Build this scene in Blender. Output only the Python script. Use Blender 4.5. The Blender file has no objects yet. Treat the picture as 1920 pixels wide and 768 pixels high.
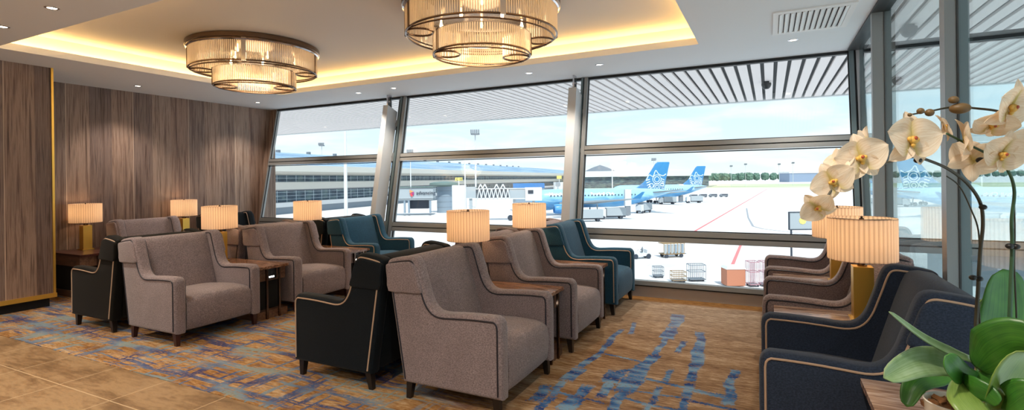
import bpy, math, random
from mathutils import Vector, Matrix
PI = math.pi
random.seed(7)
S = bpy.context.scene
COL = bpy.data.collections.new('lounge'); S.collection.children.link(COL)

# ------------------------------------------------------------------ camera
FPX, CY, YAW, ROLL, EYE = 967.91, 335.96, 0.462267, 0.012369, 1.6
Fv = Vector((-math.sin(YAW), math.cos(YAW), 0)); Rv = Vector((math.cos(YAW), math.sin(YAW), 0)); Uv = Vector((0, 0, 1))
cr, sr = math.cos(ROLL), math.sin(ROLL)
CR = cr*Rv - sr*Uv; CU = sr*Rv + cr*Uv; CP = Vector((0, 0, EYE))
cam = bpy.data.cameras.new('camera'); co = bpy.data.objects.new('camera', cam); COL.objects.link(co)
cam.sensor_width = 36; cam.lens = FPX/1920*36; cam.shift_y = -(384-CY)/1920; cam.clip_end = 6000; cam.clip_start = .05
m = Matrix.Identity(4)
for i in range(3):
    m[i][0] = CR[i]; m[i][1] = CU[i]; m[i][2] = -Fv[i]; m[i][3] = CP[i]
co.matrix_world = m; S.camera = co
def at(u, v, D):
    """point at depth D that is seen at pixel (u, v)"""
    return CP + D*(Fv + CR*((u-960)/FPX) - CU*((v-CY)/FPX))

# ------------------------------------------------------------------ materials
def lin(c):
    return tuple(((x/255)/12.92 if x/255 <= .04045 else ((x/255+.055)/1.055)**2.4) for x in c)+(1,)
def mat(name, rgb=(200,200,200), rough=.6, metal=0, spec=.5, **k):
    m = bpy.data.materials.new(name); m.use_nodes = True
    b = m.node_tree.nodes['Principled BSDF']
    b.inputs['Base Color'].default_value = lin(rgb); b.inputs['Roughness'].default_value = rough
    b.inputs['Metallic'].default_value = metal; b.inputs['Specular IOR Level'].default_value = spec
    for key, v in k.items(): b.inputs[key.replace('_', ' ')].default_value = v
    return m
class NT:
    def __init__(s, m): s.m = m; s.t = m.node_tree; s.n = s.t.nodes; s.l = s.t.links; s.b = s.n.get('Principled BSDF'); s._co = None
    def co(s, kind='Object'):
        n = s.n.new('ShaderNodeTexCoord'); return n.outputs[kind]
    def geo(s): return s.n.new('ShaderNodeNewGeometry').outputs['Position']
    def link(s, a, b): s.l.new(a, b)
    def mapping(s, v, sc=(1,1,1), loc=(0,0,0), rot=(0,0,0)):
        n = s.n.new('ShaderNodeMapping'); s.l.new(v, n.inputs[0]); n.inputs['Scale'].default_value = sc
        n.inputs['Location'].default_value = loc; n.inputs['Rotation'].default_value = rot; return n.outputs[0]
    def noise(s, v, scale=5, detail=3, rough=.5, dist=0):
        n = s.n.new('ShaderNodeTexNoise'); s.l.new(v, n.inputs['Vector']); n.inputs['Scale'].default_value = scale
        n.inputs['Detail'].default_value = detail; n.inputs['Roughness'].default_value = rough; n.inputs['Distortion'].default_value = dist
        return n.outputs['Fac']
    def math(s, op, a, b=None, c=None):
        n = s.n.new('ShaderNodeMath'); n.operation = op
        for i, x in enumerate((a, b, c)):
            if x is None: continue
            if isinstance(x, (int, float)): n.inputs[i].default_value = x
            else: s.l.new(x, n.inputs[i])
        return n.outputs[0]
    def ramp(s, f, stops, mode='LINEAR'):
        n = s.n.new('ShaderNodeValToRGB'); s.l.new(f, n.inputs[0]); e = n.color_ramp.elements; n.color_ramp.interpolation = mode
        while len(e) < len(stops): e.new(.5)
        for x, (p, c) in zip(e, stops): x.position = p; x.color = lin(c) if max(c) > 1 else (c[0], c[1], c[2], 1)
        return n.outputs[0]
    def smooth(s, f, a, b):
        n = s.n.new('ShaderNodeMapRange'); n.interpolation_type = 'SMOOTHSTEP'; s.l.new(f, n.inputs[0])
        n.inputs[1].default_value = a; n.inputs[2].default_value = b; return n.outputs[0]
    def mix(s, f, a, b, mode='MIX'):
        n = s.n.new('ShaderNodeMix'); n.data_type = 'RGBA'; n.blend_type = mode
        for i, x in ((0, f), (6, a), (7, b)):
            if isinstance(x, (int, float)): n.inputs[i].default_value = x
            elif isinstance(x, tuple): n.inputs[i].default_value = lin(x)
            else: s.l.new(x, n.inputs[i])
        return n.outputs[2]
    def sep(s, v):
        n = s.n.new('ShaderNodeSeparateXYZ'); s.l.new(v, n.inputs[0]); return n.outputs
    def comb(s, x, y, z):
        n = s.n.new('ShaderNodeCombineXYZ')
        for i, q in enumerate((x, y, z)):
            if isinstance(q, (int, float)): n.inputs[i].default_value = q
            else: s.l.new(q, n.inputs[i])
        return n.outputs[0]
    def bump(s, h, strength=.3, dist=.01):
        n = s.n.new('ShaderNodeBump'); s.l.new(h, n.inputs['Height']); n.inputs['Strength'].default_value = strength
        n.inputs['Distance'].default_value = dist; s.l.new(n.outputs[0], s.b.inputs['Normal'])
    def base(s, c): s.l.new(c, s.b.inputs['Base Color'])

def fabric(name, a, b, rough=.9):
    m = mat(name, a, rough, spec=.25); t = NT(m); v = t.co()
    f1 = t.noise(t.mapping(v, (95, 95, 150)), 1, 3, .7); f2 = t.noise(v, 7, 3)
    c = t.mix(t.smooth(f1, .35, .65), a, b); c2 = t.mix(t.math('MULTIPLY', t.smooth(f2, .35, .7), .25), c, b)
    t.base(c2); t.bump(f1, .25, .003); t.b.inputs['Sheen Weight'].default_value = .25
    t.b.inputs['Sheen Roughness'].default_value = .5
    return m
M = {}
M['taupe'] = fabric('taupe_fabric', (150,134,134), (106,93,93))
M['teal'] = fabric('teal_fabric', (40,86,110), (27,62,83))
M['navy'] = fabric('navy_fabric', (46,57,76), (32,41,56))
M['dark'] = fabric('dark_hide', (18,26,32), (13,19,24), .6)
M['dark2'] = fabric('black_hide', (24,22,18), (17,16,14), .6)
for k_ in ('dark', 'dark2'):
    b_ = M[k_].node_tree.nodes['Principled BSDF']; b_.inputs['Sheen Weight'].default_value = .04; b_.inputs['Specular IOR Level'].default_value = .12
for k_ in ('navy', 'teal'): M[k_].node_tree.nodes['Principled BSDF'].inputs['Sheen Weight'].default_value = .12
M['pipe_dark'] = mat('dark_piping', (30,28,38), .5)
M['pipe_tan'] = mat('tan_piping', (176,148,124), .5)
M['mahog'] = mat('mahogany_leg', (58,26,20), .3)
M['blackleg'] = mat('black_leg', (28,22,20), .3)
M['brass'] = mat('brushed_brass', (238,192,92), .34, .85)
M['bronze'] = mat('bronze', (110,92,80), .25, 1)
M['chrome'] = mat('chrome', (205,205,210), .12, 1)
M['black'] = mat('black_metal', (20,20,22), .4)
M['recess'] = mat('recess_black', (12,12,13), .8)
M['white'] = mat('white_paint', (232,232,232), .5)
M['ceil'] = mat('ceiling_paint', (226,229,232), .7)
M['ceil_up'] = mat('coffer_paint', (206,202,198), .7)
M['alu'] = mat('grey_aluminium', (150,152,152), .42, .55)
M['alu_dark'] = mat('dark_gasket', (32,34,36), .5)
M['alu_teal'] = mat('anodised_grey', (112,128,132), .4, .5)
M['col_front'] = mat('column_paint', (188,190,192), .5)
M['sill'] = mat('sill_panel', (172,162,156), .6)
M['wall'] = mat('plain_wall', (176,166,156), .8)

def wood_wall():
    m = mat('walnut_panelling', rough=.42, spec=.4); t = NT(m); p = t.geo(); x, y, z = t.sep(p)
    h = t.math('ADD', x, y)
    pan = t.math('FLOOR', t.math('DIVIDE', h, .31))
    wn = t.n.new('ShaderNodeTexWhiteNoise'); wn.noise_dimensions = '1D'; t.link(pan, wn.inputs['W'])
    off = t.math('MULTIPLY', wn.outputs[0], 30)
    v = t.comb(h, off, z)
    g1 = t.noise(t.mapping(v, (13, 1, .55)), 1, 5, .6, 1.2)
    g2 = t.noise(t.mapping(v, (70, 1, 1.3)), 1, 4, .6)
    g3 = t.noise(t.mapping(v, (240, 1, 4)), 1, 2, .6)
    g = t.math('ADD', t.math('MULTIPLY', g1, .55), t.math('ADD', t.math('MULTIPLY', g2, .35), t.math('MULTIPLY', g3, .16)))
    c = t.ramp(g, [(.36, (66,50,43)), (.47, (116,96,86)), (.56, (156,138,128)), (.66, (96,80,72))])
    tint = t.ramp(wn.outputs[0], [(0, (196,186,184)), (.5, (255,248,238)), (1, (226,208,196))])
    c = t.mix(1.0, c, tint, 'MULTIPLY')
    fr = t.math('FRACT', t.math('DIVIDE', h, .93))
    seam = t.math('LESS_THAN', fr, .012)
    c = t.mix(t.math('MULTIPLY', seam, .55), c, (206,180,158))
    t.base(c); t.bump(g2, .08, .002); return m
M['walnut'] = wood_wall()
def wood(name, a, b, c_, rough=.3):
    m = mat(name, rough=rough); t = NT(m); v = t.co()
    g = t.noise(t.mapping(v, (2.2, 26, 26)), 1, 5, .6, 1.5); g2 = t.noise(t.mapping(v, (12, 160, 160)), 1, 3)
    f = t.math('ADD', t.math('MULTIPLY', g, .75), t.math('MULTIPLY', g2, .25))
    t.base(t.ramp(f, [(.35, a), (.5, b), (.65, c_)])); return m
M['tabletop'] = wood('table_veneer', (84,54,40), (136,98,76), (176,140,114), .18)
M['tablewood'] = wood('table_wood', (66,44,34), (106,76,58), (128,96,74), .35)
M['redwood'] = wood('dark_red_wood', (44,20,18), (66,32,26), (84,44,36), .3)
M['marble'] = wood('streaked_veneer', (104,76,62), (158,130,114), (205,188,176), .18)

def carpet():
    m = mat('carpet_pile', rough=.95, spec=.1); t = NT(m); p = t.geo(); x, y, z = t.sep(p)
    wob = t.noise(p, 3.1, 3); wob2 = t.noise(t.mapping(p, loc=(9,4,0)), 2.3, 3)
    fx = t.noise(t.mapping(p, (46, 40, 1)), 1, 4, .75)
    xs = t.math('ADD', x, t.math('MULTIPLY', t.math('SUBTRACT', wob, .5), .12))
    ys = t.math('ADD', y, t.math('MULTIPLY', t.math('SUBTRACT', wob2, .5), .12))
    v = t.comb(xs, ys, 0)
    # golden ground, brushed across the room
    b1 = t.noise(t.mapping(v, (1.3, 6.5, 1)), 1, 4, .6); b2 = t.noise(t.mapping(p, (9, 48, 1)), 1, 4, .75)
    bb = t.math('ADD', t.math('MULTIPLY', b1, .42), t.math('MULTIPLY', b2, .58))
    gold = t.ramp(bb, [(.3, (84,54,28)), (.44, (138,96,54)), (.53, (168,130,86)), (.64, (194,166,130)), (.75, (140,106,64))])
    beige = t.ramp(bb, [(.32, (92,68,48)), (.44, (132,102,76)), (.53, (160,130,100)), (.63, (196,172,144)), (.74, (168,144,118))])
    right = t.smooth(x, -2.2, -.8)
    c = t.mix(right, gold, beige)  # gold at left to beige at right, mostly lamp and daylight put into the colour
    # blue strokes both ways
    def strokes(sx, sy, lo, hi, off):
        n = t.noise(t.mapping(v, (sx, sy, 1), (off, off*1.7, 0)), 1, 3, .5); return t.smooth(n, lo, hi)
    big = t.smooth(t.noise(t.mapping(p, loc=(3,8,0)), .8, 2), .36, .60)
    left = t.math('SUBTRACT', 1, t.smooth(x, -2.8, -1.4))
    amt = t.math('ADD', t.math('MULTIPLY', left, .88), .0)
    sa = strokes(.8, 11, .54, .585, 3.3)    # along x
    sb = strokes(10.0, 1.0, .56, .60, 8.1)    # along y
    sc = strokes(1.3, 26, .56, .60, 14.2)
    sd = strokes(22, 1.6, .58, .62, 21.7)
    any_ = t.math('MAXIMUM', t.math('MAXIMUM', sa, sb), t.math('MAXIMUM', sc, sd))
    wear = t.smooth(t.noise(t.mapping(p, (38, 38, 1)), 1, 2), .33, .52)
    msk = t.math('MULTIPLY', t.math('MULTIPLY', any_, amt), t.math('ADD', t.math('MULTIPLY', wear, .45), .55))
    hue = t.noise(t.mapping(v, (1.8, 3.5, 1), (5,5,0)), 1, 2)
    blue = t.ramp(hue, [(.36, (34,56,104)), (.46, (62,94,134)), (.54, (106,134,152)), (.64, (124,144,142))])
    c = t.mix(msk, c, blue)
    # the bolder hand-drawn strokes of the design by the window
    def stroke(x0, y0, x1, y1, w, rag=.085):
        L = math.hypot(x1-x0, y1-y0); ux, uy = (x1-x0)/L, (y1-y0)/L
        dx = t.math('SUBTRACT', xs, x0); dy = t.math('SUBTRACT', ys, y0)
        al = t.math('ADD', t.math('MULTIPLY', dx, ux), t.math('MULTIPLY', dy, uy))
        pe = t.math('ABSOLUTE', t.math('ADD', t.math('MULTIPLY', dx, -uy), t.math('MULTIPLY', dy, ux)))
        a = t.math('SUBTRACT', L/2, t.math('ABSOLUTE', t.math('SUBTRACT', al, L/2)))
        k = t.math('MINIMUM', t.math('SUBTRACT', w/2, pe), t.math('MULTIPLY', a, .35))
        k = t.math('ADD', k, t.math('MULTIPLY', t.math('SUBTRACT', fx, .5), rag))
        return t.smooth(k, -.004, .008)
    acc = None
    for st in STROKES:
        q = stroke(*st); acc = q if acc is None else t.math('MAXIMUM', acc, q)
    blue2 = t.ramp(t.noise(t.mapping(p, (3, 9, 1), (2,2,0)), 1, 2), [(.35, (36,66,122)), (.48, (64,110,160)), (.6, (122,158,184))])
    c = t.mix(t.math('MULTIPLY', acc, t.math('ADD', t.math('MULTIPLY', wear, .5), .5)), c, blue2)
    c = t.mix(t.math('MULTIPLY', t.smooth(y, 4.6, 6.6), .35), c, t.ramp(b2, [(.35, (128,116,104)), (.65, (196,184,170))]))  # daylight by the window painted in as a paler, greyer pile
    # border band under the window
    c = t.mix(t.smooth(y, 6.72, 6.82), c, t.ramp(b2, [(.35, (112,74,38)), (.65, (164,120,72))]))
    t.base(c); t.bump(t.noise(t.mapping(p, (220, 220, 1)), 1, 2), .5, .006); return m
STROKES = []
def gxy(u, v):
    d = Fv + CR*((u-960)/FPX) - CU*((v-CY)/FPX); k = -EYE/d.z; return (k*d.x, k*d.y)
for (a, b, w) in [((605,210),(440,390),.08),((440,390),(300,470),.10),((320,478),(235,560),.17),((215,562),(118,672),.08),((118,672),(10,775),.09),((715,165),(662,240),.06),
                  ((1003,108),(975,195),.17),((962,195),(930,272),.17),((930,265),(830,392),.075),((832,385),(762,472),.13),((765,465),(690,562),.16),((700,550),(610,645),.20),((640,638),(535,775),.11),
                  ((1042,288),(1005,376),.07),((1160,232),(1150,342),.12),((1152,335),(1120,470),.14),((1122,462),(1090,575),.12),((1092,590),(1060,682),.10),((1062,680),(1028,775),.08),
                  ((1397,492),(1370,592),.09),((1370,585),(1352,735),.10),((947,485),(898,572),.07),((862,605),(832,702),.07),((832,700),(798,775),.06),
                  ((715,488),(575,508),.07),((600,500),(512,580),.19),((520,565),(478,682),.10),((382,597),(312,682),.12),((312,675),(195,775),.19),((97,600),(-5,705),.10),
                  ((480,383),(775,440),.045),((755,545),(1065,622),.06),((1095,635),(1345,680),.075),((1090,705),(1420,772),.05),((690,635),(1045,690),.035),((595,680),(905,747),.045),((900,742),(1015,768),.04),
                  ((75,628),(285,668),.05),((365,688),(485,716),.04),((560,590),(700,612),.06)]:
    a = (1000+a[0]/3.693, 560+a[1]/3.693); b = (1000+b[0]/3.693, 560+b[1]/3.693)
    STROKES.append(gxy(*a)+gxy(*b)+(w*.78,))
M['carpet'] = carpet()
def tiles():
    m = mat('stone_tile', rough=.38, spec=.4); t = NT(m); p = t.geo(); x, y, z = t.sep(p)
    n1 = t.noise(t.mapping(p, (1.1, 3.4, 1)), 1.2, 6, .66, .6); n2 = t.noise(t.mapping(p, (8, 30, 1)), 1, 4, .6)
    f = t.math('ADD', t.math('MULTIPLY', n1, .7), t.math('MULTIPLY', n2, .3))
    c = t.ramp(f, [(.34, (100,76,50)), (.46, (134,105,73)), (.56, (160,130,94)), (.68, (136,108,76))])
    row = t.math('FLOOR', t.math('DIVIDE', t.math('ADD', y, TILE[2]), TILE[1]))
    gx = t.math('FRACT', t.math('DIVIDE', t.math('ADD', x, 30+TILE[3]), TILE[0]))
    gy = t.math('FRACT', t.math('DIVIDE', t.math('ADD', y, 30+TILE[2]), TILE[1]))
    ex = t.math('MINIMUM', gx, t.math('SUBTRACT', 1, gx)); ey = t.math('MINIMUM', gy, t.math('SUBTRACT', 1, gy))
    g = t.math('MAXIMUM', t.math('LESS_THAN', t.math('MULTIPLY', ex, TILE[0]), .004), t.math('LESS_THAN', t.math('MULTIPLY', ey, TILE[1]), .004))
    t.base(t.mix(g, c, (192,166,130))); return m
TILE = (.735, .735, .25, .13)
M['tile'] = tiles()

def clear_glass(name, tint=(244,250,250), refl=1.0, extra=0.0):
    m = bpy.data.materials.new(name); m.use_nodes = True; t = NT(m); t.n.remove(t.b); out = t.n['Material Output']
    tr = t.n.new('ShaderNodeBsdfTransparent'); tr.inputs[0].default_value = lin(tint)
    gl = t.n.new('ShaderNodeBsdfGlossy'); gl.inputs['Roughness'].default_value = 0.0
    ge = t.n.new('ShaderNodeNewGeometry'); vd = t.n.new('ShaderNodeVectorMath'); vd.operation = 'DOT_PRODUCT'
    t.link(ge.outputs['Normal'], vd.inputs[0]); t.link(ge.outputs['Incoming'], vd.inputs[1]); c1 = t.math('SUBTRACT', 1, t.math('ABSOLUTE', vd.outputs['Value']))
    fr = t.math('ADD', .04, t.math('MULTIPLY', t.math('POWER', c1, 5), .96))
    mx = t.n.new('ShaderNodeMixShader'); f = t.math('ADD', t.math('MULTIPLY', fr, refl), extra)
    t.link(f, mx.inputs[0]); t.link(tr.outputs[0], mx.inputs[1]); t.link(gl.outputs[0], mx.inputs[2]); t.link(mx.outputs[0], out.inputs[0]); return m
M['glass'] = clear_glass('window_glass', (248,252,252), .5)
M['glass_side'] = clear_glass('side_glass', (236,246,246), 1.0)

def translucent(name, rgb, tr_rgb, f=.5, transp=0.0, gloss=0.0):
    m = bpy.data.materials.new(name); m.use_nodes = True; t = NT(m); t.n.remove(t.b); out = t.n['Material Output']
    d = t.n.new('ShaderNodeBsdfDiffuse'); d.inputs[0].default_value = lin(rgb)
    r = t.n.new('ShaderNodeBsdfTranslucent'); r.inputs[0].default_value = lin(tr_rgb)
    mx = t.n.new('ShaderNodeMixShader'); mx.inputs[0].default_value = f
    t.link(d.outputs[0], mx.inputs[1]); t.link(r.outputs[0], mx.inputs[2]); o = mx.outputs[0]
    if gloss:
        g = t.n.new('ShaderNodeBsdfGlossy'); g.inputs['Roughness'].default_value = .08
        m2 = t.n.new('ShaderNodeMixShader'); m2.inputs[0].default_value = gloss; t.link(o, m2.inputs[1]); t.link(g.outputs[0], m2.inputs[2]); o = m2.outputs[0]
    if transp:
        g = t.n.new('ShaderNodeBsdfTransparent'); m2 = t.n.new('ShaderNodeMixShader'); m2.inputs[0].default_value = transp
        t.link(o, m2.inputs[1]); t.link(g.outputs[0], m2.inputs[2]); o = m2.outputs[0]
    t.link(o, out.inputs[0]); return m
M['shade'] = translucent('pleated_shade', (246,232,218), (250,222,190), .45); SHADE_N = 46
M['rods'] = translucent('crystal_rods', (236,224,208), (255,236,206), .55, .38, .34)
M['petal'] = translucent('orchid_petal', (250,236,216), (248,224,190), .38)
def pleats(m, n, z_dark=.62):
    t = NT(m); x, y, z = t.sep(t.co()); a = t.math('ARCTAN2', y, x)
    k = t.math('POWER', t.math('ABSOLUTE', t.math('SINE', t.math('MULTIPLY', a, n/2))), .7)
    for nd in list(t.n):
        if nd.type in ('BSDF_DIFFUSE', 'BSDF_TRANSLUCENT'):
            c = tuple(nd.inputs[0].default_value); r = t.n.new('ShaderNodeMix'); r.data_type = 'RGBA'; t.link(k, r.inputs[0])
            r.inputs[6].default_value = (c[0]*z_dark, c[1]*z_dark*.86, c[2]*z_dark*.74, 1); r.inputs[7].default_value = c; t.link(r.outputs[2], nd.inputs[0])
def emis(name, rgb, st):
    m = mat(name, rgb, .5); b = m.node_tree.nodes['Principled BSDF']; b.inputs['Emission Color'].default_value = lin(rgb); b.inputs['Emission Strength'].default_value = st; return m
M['cove'] = emis('cove_strip', (255,206,128), 14)
M['down'] = emis('downlight_glow', (255,238,214), 5)
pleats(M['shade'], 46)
M['bulb'] = emis('warm_bulb', (255,216,160), 6)
M['led'] = emis('socket_light', (255,255,250), 2)
def leafmat(name, a, b, rough=.35):
    m = mat(name, a, rough); t = NT(m); v = t.co('UV'); x, y, z = t.sep(v)
    n = t.noise(t.mapping(v, (40, 2, 1)), 1, 3); n2 = t.noise(t.co(), 14, 2)
    f = t.math('ADD', t.math('MULTIPLY', n, .5), t.math('MULTIPLY', n2, .5))
    t.base(t.ramp(f, [(.38, a), (.62, b)])); t.b.inputs['Subsurface Weight'].default_value = .0
    return m
M['leaf'] = leafmat('orchid_leaf', (44,98,34), (74,132,44))
M['leaf_young'] = leafmat('orchid_leaf_bright', (98,130,48), (132,156,78))
M['leaf_pale'] = leafmat('orchid_leaf_streaked', (104,134,74), (150,172,132))
M['stem'] = mat('orchid_stem', (58,54,40), .5)
M['stem_green'] = mat('orchid_stem_green', (52,84,56), .5)
M['bud'] = mat('orchid_bud', (104,80,44), .5)
def petal_veins(m):
    t = NT(m); v = t.co('UV'); x, y, z = t.sep(v); n = t.noise(t.mapping(v, (26, 1.6, 1)), 1, 3, .6)
    for nd in list(t.n):
        if nd.type in ('BSDF_DIFFUSE', 'BSDF_TRANSLUCENT'):
            c = nd.inputs[0].default_value; base = tuple(c); r = t.n.new('ShaderNodeMix'); r.data_type = 'RGBA'; t.link(t.smooth(n, .40, .60), r.inputs[0])
            r.inputs[6].default_value = (base[0]*.90, base[1]*.84, base[2]*.76, 1); r.inputs[7].default_value = base
            r2 = t.n.new('ShaderNodeMix'); r2.data_type = 'RGBA'; t.link(t.smooth(y, .0, .32), r2.inputs[0]); r2.inputs[6].default_value = lin((214,196,120)); t.link(r.outputs[2], r2.inputs[7]); t.link(r2.outputs[2], nd.inputs[0])
petal_veins(M['petal'])
M['lip'] = mat('orchid_lip', (214,166,72), .5)
M['lipred'] = mat('orchid_heart', (168,74,40), .5)
M['ceramic'] = mat('white_ceramic', (222,216,204), .18)
M['bark'] = mat('bark_chips', (120,78,40), .9)

# ------------------------------------------------------------------ mesh builder
class MB:
    def __init__(s): s.v = []; s.f = []; s.uv = None
    def quad(s, a, b, c, d):
        n = len(s.v); s.v += [tuple(a), tuple(b), tuple(c), tuple(d)]; s.f.append((n, n+1, n+2, n+3)); return s
    def box(s, x0, x1, y0, y1, z0, z1):
        n = len(s.v)
        s.v += [(x0,y0,z0),(x1,y0,z0),(x1,y1,z0),(x0,y1,z0),(x0,y0,z1),(x1,y0,z1),(x1,y1,z1),(x0,y1,z1)]
        s.f += [(n,n+3,n+2,n+1),(n+4,n+5,n+6,n+7),(n,n+1,n+5,n+4),(n+1,n+2,n+6,n+5),(n+2,n+3,n+7,n+6),(n+3,n,n+4,n+7)]; return s
    def hexa(s, p):
        n = len(s.v); s.v += [tuple(q) for q in p]
        s.f += [(n,n+3,n+2,n+1),(n+4,n+5,n+6,n+7),(n,n+1,n+5,n+4),(n+1,n+2,n+6,n+5),(n+2,n+3,n+7,n+6),(n+3,n,n+4,n+7)]; return s
    def tube(s, path, r, seg=8, closed=False, cap=True):
        P = [Vector(p) for p in path]; N = len(P); rr = r if isinstance(r, (list, tuple)) else [r]*N
        base = len(s.v); up = None
        for i, p in enumerate(P):
            if closed: tg = P[(i+1) % N]-P[i-1]
            else: tg = P[min(i+1, N-1)]-P[max(i-1, 0)]
            tg.normalize()
            if up is None: up = Vector((0,0,1)) if abs(tg.z) < .9 else Vector((1,0,0))
            a = up - tg*up.dot(tg)
            if a.length < 1e-5: a = tg.orthogonal()
            a.normalize(); up = a; b = tg.cross(a)
            for k in range(seg):
                t = 2*PI*k/seg; s.v.append(tuple(p + (a*math.cos(t)+b*math.sin(t))*rr[i]))
        for i in range(N if closed else N-1):
            j = (i+1) % N
            for k in range(seg):
                s.f.append((base+i*seg+k, base+i*seg+(k+1) % seg, base+j*seg+(k+1) % seg, base+j*seg+k))
        if cap and not closed:
            s.f.append(tuple(base+k for k in reversed(range(seg)))); s.f.append(tuple(base+(N-1)*seg+k for k in range(seg)))
        return s
    def lathe(s, prof, seg=32, c=(0,0,0), rmod=None):
        base = len(s.v); n = len(prof)
        for k in range(seg):
            t = 2*PI*k/seg
            for (r, z) in prof:
                q = r*(rmod(t) if rmod else 1); s.v.append((c[0]+q*math.cos(t), c[1]+q*math.sin(t), c[2]+z))
        for k in range(seg):
            for i in range(n-1):
                a = base+k*n+i; b = base+((k+1) % seg)*n+i; s.f.append((a, b, b+1, a+1))
        return s
    def disc(s, c, r, seg=24, flip=False):
        n = len(s.v); s.v += [(c[0]+r*math.cos(2*PI*k/seg), c[1]+r*math.sin(2*PI*k/seg), c[2]) for k in range(seg)]
        f = tuple(range(n, n+seg)); s.f.append(f[::-1] if flip else f); return s
    def prism(s, poly, y0, y1):
        """poly in (x, z), extruded in y"""
        n = len(s.v); N = len(poly); s.v += [(x, y0, z) for x, z in poly]+[(x, y1, z) for x, z in poly]
        s.f.append(tuple(range(n, n+N))); s.f.append(tuple(reversed(range(n+N, n+2*N))))
        for i in range(N): j = (i+1) % N; s.f.append((n+i, n+N+i, n+N+j, n+j))
        return s
    def pillow(s, poly, y0, y1, r, seg=3, bulge=0):
        base = len(s.v); N = len(poly); rings = []
        for q in range(seg+1):
            th = q/seg*PI/2; rings.append((r*(1-math.sin(th)), y0+r*(1-math.cos(th))))
        rings += [(i, y0+y1-y) for i, y in reversed(rings)]
        for ins, y in rings:
            for (x, z) in inset(poly, ins): s.v.append((x, y, z))
        for q in range(len(rings)-1):
            for i in range(N):
                j = (i+1) % N; a = base+q*N; b = a+N; s.f.append((a+i, b+i, b+j, a+j))
        s.f.append(tuple(base+i for i in range(N))); e = base+(len(rings)-1)*N
        s.f.append(tuple(e+i for i in reversed(range(N)))); return s
    def xf(s, mt):
        s.v = [tuple(mt @ Vector(p)) for p in s.v]; return s
    def build(s, name, mt, parent=None, smooth=True, ang=40, loc=None, rz=0):
        me = bpy.data.meshes.new(name); me.from_pydata(s.v, [], s.f); me.materials.append(mt); me.validate()
        if smooth:
            me.polygons.foreach_set('use_smooth', [True]*len(me.polygons)); me.set_sharp_from_angle(angle=math.radians(ang))
        me.update()
        o = bpy.data.objects.new(name, me); COL.objects.link(o)
        if parent: o.parent = parent
        if loc is not None: o.location = loc
        if rz: o.rotation_euler.z = rz
        return o
def inset(poly, d):
    if d == 0: return poly
    N = len(poly); out = []
    ar = sum(poly[i][0]*poly[(i+1) % N][1]-poly[(i+1) % N][0]*poly[i][1] for i in range(N)); sg = 1 if ar > 0 else -1
    for i in range(N):
        p0, p, p1 = poly[i-1], poly[i], poly[(i+1) % N]
        e0 = Vector((p[0]-p0[0], p[1]-p0[1])); e1 = Vector((p1[0]-p[0], p1[1]-p[1]))
        if e0.length < 1e-9 or e1.length < 1e-9: out.append(p); continue
        e0.normalize(); e1.normalize()
        n0 = Vector((-e0.y, e0.x))*sg; n1 = Vector((-e1.y, e1.x))*sg; b = n0+n1
        k = b.length_squared/2; b = b/max(k, .35); out.append((p[0]+b.x*d, p[1]+b.y*d))
    return out
def spline(pts, n=6, closed=False):
    P = [Vector(p) for p in pts]; out = []; N = len(P)
    for i in range(N if closed else N-1):
        g = (lambda k: P[k % N]) if closed else (lambda k: P[max(0, min(N-1, k))])
        p0, p1, p2, p3 = g(i-1), g(i), g(i+1), g(i+2)
        for k in range(n):
            t = k/n; out.append(tuple(.5*((2*p1)+(p2-p0)*t+(2*p0-5*p1+4*p2-p3)*t*t+(3*p1-p0-3*p2+p3)*t**3)))
    if not closed: out.append(tuple(P[-1]))
    return out
def thing(name, label, cat, loc=(0,0,0), rz=0, group=None, kind=None):
    o = bpy.data.objects.new(name, None); COL.objects.link(o); o.empty_display_size = .1
    o.location = loc; o.rotation_euler.z = rz; return tag(o, label, cat, group, kind)
def tag(o, label=None, cat=None, group=None, kind=None):
    if label: o['label'] = label
    if cat: o['category'] = cat
    if group: o['group'] = group
    if kind: o['kind'] = kind
    return o
def struct(mb, name, mt, parent=None, **k):
    o = mb.build(name, mt, parent, smooth=False, **k)
    if parent is None: o['kind'] = 'structure'
    return o
def copy_tree(o, parent=None):
    c = o.copy(); COL.objects.link(c); c.parent = parent
    for ch in list(o.children): copy_tree(ch, c)
    return c
def dup(o, loc, rz=None, label=None, group=None):
    c = copy_tree(o); c.location = loc
    if rz is not None: c.rotation_euler.z = rz
    if label: c['label'] = label
    if group: c['group'] = group
    return c
def light(name, kind, loc, energy, color=(1,1,1), size=.1, rot=None, **k):
    l = bpy.data.lights.new(name, kind); l.energy = energy; l.color = color
    if kind == 'AREA': l.size = size
    elif kind in ('POINT', 'SPOT'): l.shadow_soft_size = size
    for a, v in k.items(): setattr(l, a, v)
    o = bpy.data.objects.new(name, l); COL.objects.link(o); o.location = loc
    if rot: o.rotation_euler = rot
    return o
def lettering(text, size, mt, parent, name='lettering', loc=(0,0,0), rot=(PI/2,0,0), ext=.02, align='LEFT', bold=0):
    cu = bpy.data.curves.new('t', 'FONT'); cu.body = text; cu.size = size; cu.extrude = ext; cu.align_x = align; cu.offset = bold
    cu.resolution_u = 3
    ob = bpy.data.objects.new('t', cu); COL.objects.link(ob); bpy.context.view_layer.update()
    me = bpy.data.meshes.new_from_object(ob.evaluated_get(bpy.context.evaluated_depsgraph_get()))
    bpy.data.objects.remove(ob); me.materials.clear(); me.materials.append(mt)
    o = bpy.data.objects.new(name, me); COL.objects.link(o); o.parent = parent; o.location = loc; o.rotation_euler = rot; return o

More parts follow.
